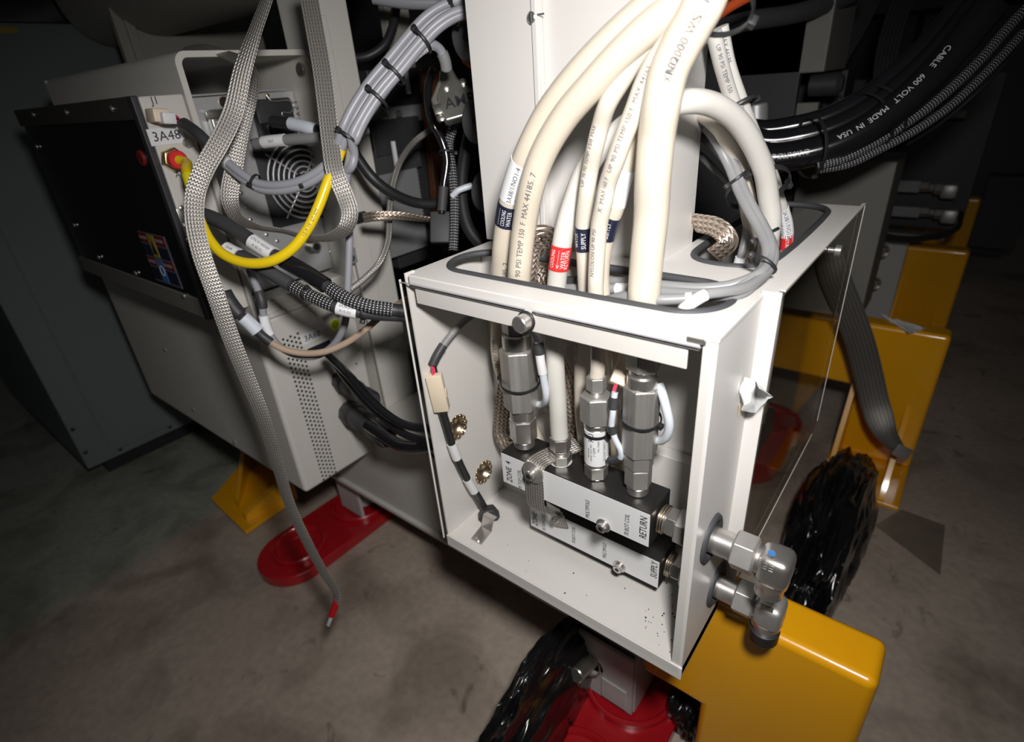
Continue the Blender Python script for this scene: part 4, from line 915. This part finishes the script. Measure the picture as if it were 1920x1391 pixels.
# ---------------- cables and connector inside the enclosure ----------------
WC = thing('wire_connector', 'cream wire connector hanging along the left inner wall of enclosure', 'connector', P(823, 735, x=-.35), 'cream wire connectors')
a, b_ = P(813, 702, x=-.350), P(829, 768, x=-.350); obox('connector_body', (a + b_) / 2, (b_ - a, RX), ((b_ - a).length, .0205, .013), 'cream', WC, .0015); obox('latch_tab', (a + b_) / 2 + RX * .009, (b_ - a, RX), (.012, .005, .008), 'cream', WC, .001)
for dx, m_ in ((-3, 'pink'), (1, 'pink'), (5, 'ink')): tube('lead_wire', Path([(812 + dx * .4, 682, -.35), (813 + dx, 693, -.35), (815 + dx, 704, -.35)], 'x'), .0013, m_, WC, 8)
cable('signal_cable', 'grey cable with dark sleeve rising from cream connector to the top slot', 'cable', [(811, 684, -.35), (820, 665, -.348), (838, 638, -.345), (862, 610, -.34), (895, 585, -.33), (928, 570, -.318), (960, 560, -.305)], .0046, 'grey_mid', 'x', sleeves=[((811, 684), (832, 648), 1.2, 'sheath', ()), ((893, 586), (928, 570), 1.03, 'sheath', ())])
cable('signal_cable', 'black cable with two white bands below the cream connector', 'cable', [(828, 768, -.35), (838, 800, -.349), (848, 835, -.348), (862, 870, -.347), (880, 905, -.345), (900, 938, -.342), (908, 952, -.34)], .0058, 'black', 'x', sleeves=[((846, 832), (857, 860), 1.12, 'lab', ()), ((878, 898), (889, 920), 1.12, 'lab', ())])
LS = thing('leak_sensor', 'small black sensor block on a bent steel bracket at enclosure floor', 'sensor', P(905, 1000, z=-.399))
q = P(914, 967, x=-.335); hexn('sensor_body', q + V((-.003, .006, .002)), q + V((.009, -.006, .003)), .0165, 'plastic_dark', LS, rad(0))
a, b_ = P(893, 1016, z=-.3985), P(908, 996, z=-.3985)
prism('bracket_foot', [a + V((-.010, 0, 0)), a + V((.010, 0, 0)), b_ + V((.010, .004, 0)), b_ + V((-.010, .004, 0))], (0, 0, .0016), 'steel', LS)
prism('bracket_web', [b_ + V((-.010, .004, 0)), b_ + V((.010, .004, 0)), b_ + V((.014, .008, .024)), b_ + V((-.006, .008, .024))], (.0, .0016, 0), 'steel', LS)
prism('bracket_top', [b_ + V((-.006, .008, .023)), b_ + V((.014, .008, .023)), b_ + V((.016, .013, .025)), b_ + V((-.002, .013, .025))], (0, 0, .0016), 'steel', LS)
screw('screw', a + V((0, .004, .0016)), Z, .0045, 'steel', LS)
cable('sensor_lead', 'pale lead looping from the left flow sensor, with dark boot', 'cable', [V((xa + .012, .04, zat(1000, 612, .04))), (1005, 628, .035), (1010, 650, .033), (1014, 680, .033), (1020, 715, .036), (1024, 745, .04), (1018, 757, .05), (1006, 756, .055), (1000, 740, .058)], .0042, 'lab_blue', 'y', 'pale sensor leads', sleeves=[((1008, 642), (1011, 662), 1.3, 'sheath', ()), ((1012, 664), (1018, 700), 1.15, 'lab', ())])
cable('sensor_lead', 'pale lead looping down right of the right flow sensor', 'cable', [(1236, 720, .05), (1243, 742, .045), (1250, 768, .042), (1255, 795, .042), (1250, 817, .045), (1238, 826, .05), (1226, 824, .055)], .0046, 'lab_blue', 'y', 'pale sensor leads')
cable('sensor_lead', 'pale lead with pink wires running down right of the flow switch label', 'cable', [(1153, 735, .035), (1151, 750, .033), (1149, 775, .03), (1147, 800, .03), (1153, 822, .03), (1164, 845, .032), (1163, 858, .034), (1150, 864, .036), (1140, 860, .038)], .0034, 'lab_blue', 'y', 'pale sensor leads', sleeves=[((1152, 744), (1152, 750), 1.4, 'sheath', ()), ((1163, 856), (1142, 862), 1.2, 'sheath', ()), ((1146, 796), (1148, 812), 1.3, 'sheath', ())])
W2 = thing('wire_connector', 'cream wire connector tilted behind the right flow sensor', 'connector', P(1162, 700, y=.07), 'cream wire connectors')
a, b_ = P(1178, 668, y=.07), P(1156, 722, y=.045); obox('connector_body', (a + b_) / 2, (b_ - a, RX), ((b_ - a).length, .017, .012), 'cream', W2, .0015)
for dx in (-3, 1, 4): tube('lead_wire', Path([(1156 + dx, 722, .044), (1153 + dx, 732, .038), (1152 + dx * .5, 742, .034)], 'y'), .0012, 'pink' if dx < 3 else 'ink', W2, 8)
def fit_tie(label, x, py, Rpx, head):
    y = .043; z = zat(py[0], py[1], y); c = V((x, y, z)); R = Rpx * depth(c) / F
    return tie(label, c, (.08, -.10, 1), R, .004, 'ties round the fittings', head)
fit_tie('black tie round the left flow sensor', xa, (980, 716), 37.5, (-1, -.25, 0))
fit_tie('black tie round the right flow sensor', xb, (1200, 782), 37.5, (1, -.1, 0))
fit_tie('black tie round the printed flow switch label', xc, (1118, 806), 25, (1, -.2, 0))

# ---------------- grey cables over the right of the enclosure ----------------
trunk = [(1285, 205, .31), (1305, 215, .28), (1322, 232, .255), (1345, 262, .235), (1370, 310, .23), (1385, 350, .22), (1402, 385, .205), (1425, 425, .19), (1440, 460, .17), (1438, 490, .15), (1415, 518, .12)]
def off(pts, dx, dy, dd=0): return [(x + dx, y + dy, d + dd) for x, y, d in pts]
G = 'grey cables over the enclosure slot'
cable('signal_cable', 'grey cable looping from right bundle left along the front slot, topmost', 'cable', off(trunk, 6, -3) + [(1370, 535, .105), (1310, 540, .095), (1240, 535, .09), (1160, 528, .095), (1100, 528, .1), (1050, 530, .1)], .0050, 'grey_c2', 'y', G, sleeves=[((1085, 527), (1058, 529), 1.3, 'sheath', ())])
cable('signal_cable', 'grey cable looping from right bundle into the slot, second strand', 'cable', off(trunk, -2, 3, -.004) + [(1375, 545, .1), (1320, 552, .088), (1250, 548, .085), (1180, 542, .085), (1110, 541, .085), (1040, 541, .085)], .0052, 'grey_c2', 'y', G, sleeves=[((1155, 541), (1180, 542), 1.1, 'lab', ())])
cable('signal_cable', 'grey printed cable crossing the open slot beneath the thick hose', 'cable', off(trunk[3:], 3, 9, -.004) + [(1388, 550, .09), (1340, 555, .07), (1285, 560, .06), (1230, 562, .05), (1185, 558, .05), (1140, 566, .055), (1105, 580, .06)], .0050, 'grey_c2', 'y', G, sleeves=[((1185, 558), (1125, 570), 1.25, 'grey_mid', ()), ((1300, 557), (1285, 560), 1.05, 'lab', ())])
cable('signal_cable', 'grey cable with white sleeve bending down into slot corner', 'cable', off(trunk[4:], 10, 4, -.002) + [(1395, 540, .09), (1350, 548, .065), (1325, 552, .055), (1300, 566, .045), (1278, 583, .04), (1262, 596, .045)], .0048, 'grey_c2', 'y', G, sleeves=[((1322, 553), (1280, 582), 1.06, 'lab', ())])
cable('signal_cable', 'grey cable dropping from right bundle into the rear slot', 'cable', [(1290, 245, .32), (1312, 255, .29), (1330, 268, .27), (1358, 300, .27), (1385, 345, .27), (1398, 385, .265), (1400, 430, .26), (1392, 470, .25), (1382, 505, .25)], .0046, 'grey_c2', 'y', G, sleeves=[((1386, 480), (1378, 500), 1.25, 'lab', ())])
cable('signal_cable', 'grey cable slanting into the rear slot beside cream hose', 'cable', [(1285, 270, .34), (1322, 300, .3), (1360, 340, .3), (1395, 375, .3), (1415, 420, .29), (1405, 455, .28), (1390, 485, .27), (1380, 520, .26)], .0044, 'grey_c2', 'y', G)
for lb, x, y, v, n_, R_ in (('black tie on the grey right bundle above the rear slot', 1436, 440, .19, (.45, .9), .0125), ('black tie on the grey bundle where it bends across enclosure top', 1432, 496, .14, (-.6, .75), .0125), ('thin black tie on grey cables beside the white column', 1382, 335, .225, (.6, .8), .011)):
    tie(lb, P(x, y, y=v), RX * n_[0] + RY * n_[1], R_, .0036, 'ties on the right bundle', -RX)
tie('wide black tie gathering hoses and cables at the right arch', P(1420, 352, y=.25), RX * .15 + RY * 1. - RZ * .35, .033, .007, 'ties on the right bundle', RX)
tie('black tie with clip on the thin clear hoses', P(1388, 200, y=.235), RX * .4 + RY * .9, .0165, .004, 'ties on the right bundle', RX)
cable('signal_cable', 'orange-red wires at top beside the hose bundle', 'cable', [(1330, 40, .75), (1370, 12, .75), (1430, -20, .75)], .007, 'orange')
tie('black tie binding the cream hoses at the top edge', P(1331, 6, y=.05), RX * .4 - RY * .9, .03, .005, 'ties on the right bundle', RX)

# ---------------- dark cavity between post and column ----------------
K = thing('equipment_rack', 'black rack of electronics with mesh grille seen between post and column', 'rack', (-.9, .55, -.3))
xk = -.80
def onk(px, py, o=0.): return P(px, py, x=xk) + X * o
def krect(name, x0, y0, x1, y1, o0, o1, m, parent, bev=.002):
    a, b = onk(x0, y0), onk(x1, y1); return box(name, (xk + o0, min(a.y, b.y), min(a.z, b.z)), (xk + o1, max(a.y, b.y), max(a.z, b.z)), m, parent, bev)
krect('rack_body', 700, 130, 860, 470, -.3, -.02, 'plastic_dark', K)
krect('rack_shelf', 690, 205, 800, 225, -.02, .0, 'grey_mid', K)
krect('drawer_front', 690, 228, 790, 280, -.02, .006, 'plastic_dark', K)
krect('drawer_front', 695, 284, 790, 312, -.02, .003, 'rubber', K)
g = krect('grille_frame', 700, 316, 805, 460, -.02, .0, 'rubber', K)
bm = bmesh.new(); a, b = onk(705, 330), onk(800, 460); ya, yb, za, zb_ = min(a.y, b.y), max(a.y, b.y), min(a.z, b.z), max(a.z, b.z)
n_ = 22
for s in (1, -1):
    for i in range(-n_, n_ * 2):
        t0 = i / n_; y0 = ya + (yb - ya) * t0; p0 = V((xk + .003, y0, za)); p1 = V((xk + .003, y0 + s * (zb_ - za) * .6, zb_))
        u0 = max(0, min(1, ((ya if s > 0 else yb) - y0) / (p1.y - y0))); u1 = max(0, min(1, ((yb if s > 0 else ya) - y0) / (p1.y - y0)))
        if not (min(ya, yb) - 1e-6 <= y0 <= yb) and u0 >= u1: continue
        if s > 0: q0, q1 = p0.lerp(p1, u0), p0.lerp(p1, u1)
        else: q0, q1 = p0.lerp(p1, u0 if y0 > yb else 0), p0.lerp(p1, u1 if u1 > 0 else 0)
        if (q1 - q0).length < .01 or q0.y < ya - .001 or q1.y < ya - .001 or q0.y > yb + .001 or q1.y > yb + .001: continue
        bm_lathe(bm, q0, q1 - q0, [(0, .0016), ((q1 - q0).length, .0016)], 5)
o = bm_link('mesh_grille', bm, 'grey_mid', K); o['kind'] = 'stuff'
for x, y in ((722, 212), (745, 214)): screw('rack_knob', onk(x, y, .001), X, .007, 'steel', K, .01)
for x, y in ((750, 150), (728, 290)): obox('rack_handle', onk(x, y, .02), (Z, Y), (.05, .006, .008), 'lab', K, .001)
krect('rack_panel', 740, 0, 800, 125, -.05, -.03, 'beige', K)
t = thing('brown_panel_edge', 'upright brown board standing between the rack and the black cables', 'board', onk(800, 300))
prism('board', [onk(780, 130, .02), onk(812, 130, .02), onk(836, 410, .02), onk(808, 410, .02)], (-.015, 0, 0), 'brown', t, .002)
for i, (x, y, x1, lb) in enumerate(((851, 70, 960, 'uppermost black cylindrical knob poking out behind the column'), (868, 227, 975, 'middle black cylindrical knob poking out behind the column'), (884, 358, 980, 'lowest black cylindrical knob poking out behind the column'))):
    a = P(x + 22, y, y=.255); t = thing('black_knob', lb, 'knob', a, 'black knobs behind the column')
    lathe('knob_body', a, X, [(0, .026), (.004, .031), (.12, .031)], 'rubber', t, 32)
    q = P(x + 26, y, y=.226); cyl('recessed_screw', q, q + V((.0, -.004, 0)), .006, 'ink', t)
DS = thing('plug_hood', 'bare metal connector hood hanging left of the column', 'plug', P(850, 175, d=.78))
def dq(x, y): return P(x, y, d=.78)
prism('hood_shell', [dq(824, 128), dq(848, 126), dq(858, 145), dq(888, 165), dq(893, 200), dq(884, 214), dq(835, 228), dq(812, 185), dq(822, 155)], RZ * .018, 'zinc', DS, .004)
prism('shell_edge', [dq(822, 150), dq(828, 146), dq(826, 220), dq(818, 214), dq(808, 186)], RZ * .022 - RX * .002, 'green_metal', DS, .002)
text('AMP', dq(862, 190) - RZ * .0008, RX * .97 - RY * .24, -RY, .022, 'ink', DS, 1, .001, True)
for x, y in ((836, 164), (868, 155), (828, 222)): lathe('hood_screw', dq(x, y), -RZ, [(0, .005), (.003, .005), (.004, .003)], 'steel', DS, 12)
obox('latch', dq(822, 208) - RZ * .003, (RX - RY * .3, RY), (.012, .014, .008), 'zinc', DS, .001)
G = 'black cables beside the column'
cable('power_cable', 'black cable curving down left of the metal plug hood', 'cable', [(812, 130, .86), (803, 160, .85), (803, 195, .85), (812, 232, .85), (828, 262, .86), (838, 300, .87), (832, 350, .88), (828, 400, .89)], .0062, 'gloss_black', group=G, sleeves=[((834, 350), (828, 395), 1.2, 'rubber', ())])
cable('power_cable', 'black woven cable dropping beside the black knobs', 'cable', [(862, 215, .86), (850, 240, .87), (842, 270, .88), (848, 320, .88), (852, 370, .88), (852, 420, .88), (850, 470, .88)], .0075, 'sleeving', group=G)
cable('power_cable', 'thick black cable behind the middle knob', 'cable', [(880, 250, .9), (872, 290, .9), (866, 340, .9), (868, 390, .9), (880, 430, .9), (905, 462, .9)], .010, 'black', group=G)
cable('power_cable', 'pale sleeved wire poking out by the lowest knob', 'cable', [(885, 348, .87), (872, 352, .87), (858, 358, .87), (848, 368, .875)], .005, 'lab_blue', group=G)
cable('power_cable', 'black loop cable high between post and column', 'cable', [(655, 110, 1.0), (690, 105, 1.0), (720, 85, 1.0), (735, 55, 1.0), (742, 20, 1.0), (745, -20, 1.0)], .008, 'black', group=G)
cable('power_cable', 'pale grey cable along the top edge above the knobs', 'cable', [(700, -5, .9), (760, 4, .9), (830, 6, .9), (900, 10, .9), (950, 10, .9)], .010, 'grey_cable', group=G)
cable('power_cable', 'glimpse of red-orange wire behind upper knob', 'cable', [(870, 112, .92), (890, 128, .92), (925, 140, .80), (960, 150, .75)], .005, 'orange', group=G)
tie('black tie on the cables below the metal plug hood', P(838, 287, d=.87), RY, .012, .004, 'black cable ties', RX)
obox_t = thing('relay_sleeve', 'flat black sleeve block below the black cables left of column', 'sleeve', P(826, 425, d=.9)); obox('sleeve_body', P(826, 427, d=.9), (RX, RY), (.032, .05, .014), 'rubber', obox_t, .002)
t = thing('cavity_panel', 'dark back panel closing the cavity between post and column', 'panel', (-.9, .95, -.5)); box('panel_sheet', (-1.6, .95, -.6), (-.2, .97, 1.0), 'plastic_dark', t, .002)

# ---------------- thick black cables at upper right ----------------
G = 'thick black power cables'
def far(dx, dy, dd): return [(x + dx, y + dy, d + dd) for x, y, d in ((1395, 262, .95), (1440, 270, .94), (1500, 262, .92), (1560, 245, .90), (1620, 215, .88), (1680, 170, .86), (1740, 115, .84), (1800, 45, .82), (1850, -20, .80))]
cable('power_cable', 'uppermost thick black cable sweeping to the top right corner', 'cable', far(-8, -26, .01), .0165, 'gloss_black', group=G)
cable('power_cable', 'second thick black cable, glossy, just below the uppermost', 'cable', far(4, -6, .0), .0175, 'gloss_black', group=G)
t, p = cable('power_cable', 'thickest black cable with white printed lettering at upper right', 'cable', far(8, 26, -.01), .024, 'gloss_black', group=G)
tube_text('CAROLPRENE', p, p.px(1480, 288), .0243, .0115, 'ink_w', t, .1, 0, .8, -1)
tube_text('CABLE    600 VOLT   MADE  IN  USA', p, p.px(1680, 195), .0243, .0115, 'ink_w', t, .4, 0, 1, -1)
cable('power_cable', 'woven black and white cable hugging underside of thick cables', 'cable', [(1530, 312, .90), (1580, 298, .89), (1640, 268, .88), (1700, 230, .87), (1760, 185, .86), (1830, 120, .85), (1900, 40, .84), (1940, 0, .83)], .0075, 'sleeving', group=G)
cable('power_cable', 'lower woven cable under the thick cables at right', 'cable', [(1535, 318, .91), (1590, 308, .90), (1650, 280, .89), (1715, 245, .88), (1780, 200, .87), (1850, 135, .86), (1920, 60, .85)], .0065, 'sleeving', group=G)
cable('power_cable', 'thin black wire along lowest edge of the thick cables', 'cable', [(1700, 270, .95), (1770, 225, .94), (1840, 165, .92), (1900, 100, .92), (1940, 60, .92)], .004, 'black', group=G)
for lb, x, y, n_ in (('black tie nearest the column on the thick black cables', 1518, 276, (.98, -.15)), ('left of the paired black ties on thick cables', 1628, 228, (.82, -.5)), ('right of the paired black ties on thick cables', 1650, 214, (.8, -.55))):
    tie(lb, P(x, y, d=.89), RX * n_[0] + RY * n_[1], .047, .006, 'ties on the thick cables', RY)
cable('power_cable', 'thin black cable lying along the far module base at right', 'cable', [(1600, 410, 1.9), (1650, 440, 1.9), (1720, 448, 1.9), (1790, 430, 1.9), (1800, 400, 1.95)], .011, 'black', group=G)
for i, (pts, lb) in enumerate((([(1640, -20, 1.5), (1600, 60, 1.5), (1560, 130, 1.5), (1545, 200, 1.5)], 'dim ribbon of dark cables hanging at upper right, left one'), ([(1700, -20, 1.6), (1672, 60, 1.6), (1660, 120, 1.6), (1655, 180, 1.6)], 'dim ribbon of dark cables hanging at upper right, right one'))):
    p = Path(pts); t = thing('ribbon_cable', lb, 'cable', p.p[0], 'hanging ribbon cables')
    for k in range(6): tube('ribbon_strand', Path([(x + (k - 2.5) * 7, y, d) for x, y, d in pts]), .0055, 'rubber', t, 8)
cable('signal_cable', 'dim grey cable bundle running along the top right of column', 'cable', [(1330, 60, .95), (1400, 40, .97), (1480, 28, 1.0), (1560, 5, 1.05), (1620, -20, 1.1)], .016, 'rubber')

# ---------------- next modules at right, in the dark ----------------
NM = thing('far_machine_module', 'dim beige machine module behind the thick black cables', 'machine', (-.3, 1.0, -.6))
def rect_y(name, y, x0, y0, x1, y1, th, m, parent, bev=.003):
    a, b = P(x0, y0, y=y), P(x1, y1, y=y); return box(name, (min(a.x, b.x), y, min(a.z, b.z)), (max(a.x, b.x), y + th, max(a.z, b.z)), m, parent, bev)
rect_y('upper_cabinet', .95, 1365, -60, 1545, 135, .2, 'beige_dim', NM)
rect_y('inner_shadow_box', 1.2, 1360, 145, 1560, 300, .1, 'black', NM)  # black box added for the shade in the gap below the cabinet
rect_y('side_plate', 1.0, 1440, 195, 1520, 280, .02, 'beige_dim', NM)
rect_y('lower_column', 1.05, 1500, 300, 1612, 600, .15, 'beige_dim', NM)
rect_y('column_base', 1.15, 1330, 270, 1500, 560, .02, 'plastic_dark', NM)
q = P(1418, 195, y=.9); cyl('silver_canister', q, P(1418, 272, y=.9), .022, 'alu', NM)
lathe('round_valve', P(1520, 160, y=.98), X, [(0, .02), (.05, .022), (.06, .012)], 'plastic_dark', NM)
for k in range(5): tube('hose_tail', Path([(1530 + k * 10, 172 + k * 3, 1.25), (1545 + k * 12, 195, 1.24), (1540 + k * 14, 228, 1.2)]), .007, 'rubber', NM, 8)
for lb, x, y in (('upper grey handwheel on the dim module beside the second yellow bracket', 1653, 471), ('lower grey handwheel on the dim module beside the second yellow bracket', 1638, 532)):
    c = P(x, y, y=1.85); t = thing('handwheel', lb, 'handwheel', c, 'handwheels'); nrm = V((.5, -1, .1))
    ring('wheel_rim', c, nrm, .021, .0035, 'steel', t); cyl('wheel_hub', c - nrm.normalized() * .006, c + nrm.normalized() * .01, .006, 'steel', t)
    d_, n1, n2 = frame(nrm)
    for k in range(3):
        a_ = 2 * math.pi * k / 3 + .4; cyl('wheel_spoke', c, c + (n1 * math.cos(a_) + n2 * math.sin(a_)) * .021, .0022, 'steel', t, 8)
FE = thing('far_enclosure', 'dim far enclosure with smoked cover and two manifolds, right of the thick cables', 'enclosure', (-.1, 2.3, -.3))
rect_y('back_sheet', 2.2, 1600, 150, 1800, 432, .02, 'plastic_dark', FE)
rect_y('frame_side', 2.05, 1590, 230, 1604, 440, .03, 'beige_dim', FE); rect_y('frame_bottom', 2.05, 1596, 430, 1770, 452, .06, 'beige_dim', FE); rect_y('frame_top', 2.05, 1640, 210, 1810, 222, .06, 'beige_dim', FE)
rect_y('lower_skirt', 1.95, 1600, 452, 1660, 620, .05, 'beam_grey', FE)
for lb, y0 in (('upper dim manifold in the far enclosure', 336), ('lower dim manifold in the far enclosure', 383)):
    a = P(1612, y0, y=2.08); t = thing('water_manifold', lb, 'manifold', a, 'black water manifolds')
    rect_y('manifold_block', 2.08, 1615, y0, 1722, y0 + 26, .06, 'grey_mid', t)
    for k, (x0, x1, r) in enumerate(((1724, 1742, .018), (1742, 1752, .014), (1752, 1770, .02))):
        hexn('pipe_nut', P(x0, y0 + 14 + k * 2, y=2.1), P(x1, y0 + 15 + k * 2, y=2.1), r, 'steel', t)
    obox('elbow_body', P(1780, y0 + 22, y=2.1), (X, Z), (.05, .05, .05), 'dull_steel', t, .012)
FS = thing('far_side_panel', 'dark side panel of the farthest machine at the right edge', 'panel', (.25, 3.3, -.4))
rect_y('panel_sheet', 3.2, 1800, 40, 1880, 480, .03, 'plastic_dark', FS); rect_y('panel_base', 3.1, 1855, 330, 1900, 470, .2, 'rubber', FS)
rect_y('panel_crossbar', 3.1, 1690, 210, 1800, 226, .03, 'grey_mid', FS)
OB = thing('overhead_beam', 'dark overhead machine body across the top right background', 'machine', (-.3, 3.5, .4))
box('beam_body', (-1.8, 3.4, .35), (1.6, 3.9, 1.4), 'plastic_dark', OB, .01)
box('beam_lower', (-1.8, 3.6, -.8), (-.3, 3.9, .35), 'plastic_dark', OB, .01)
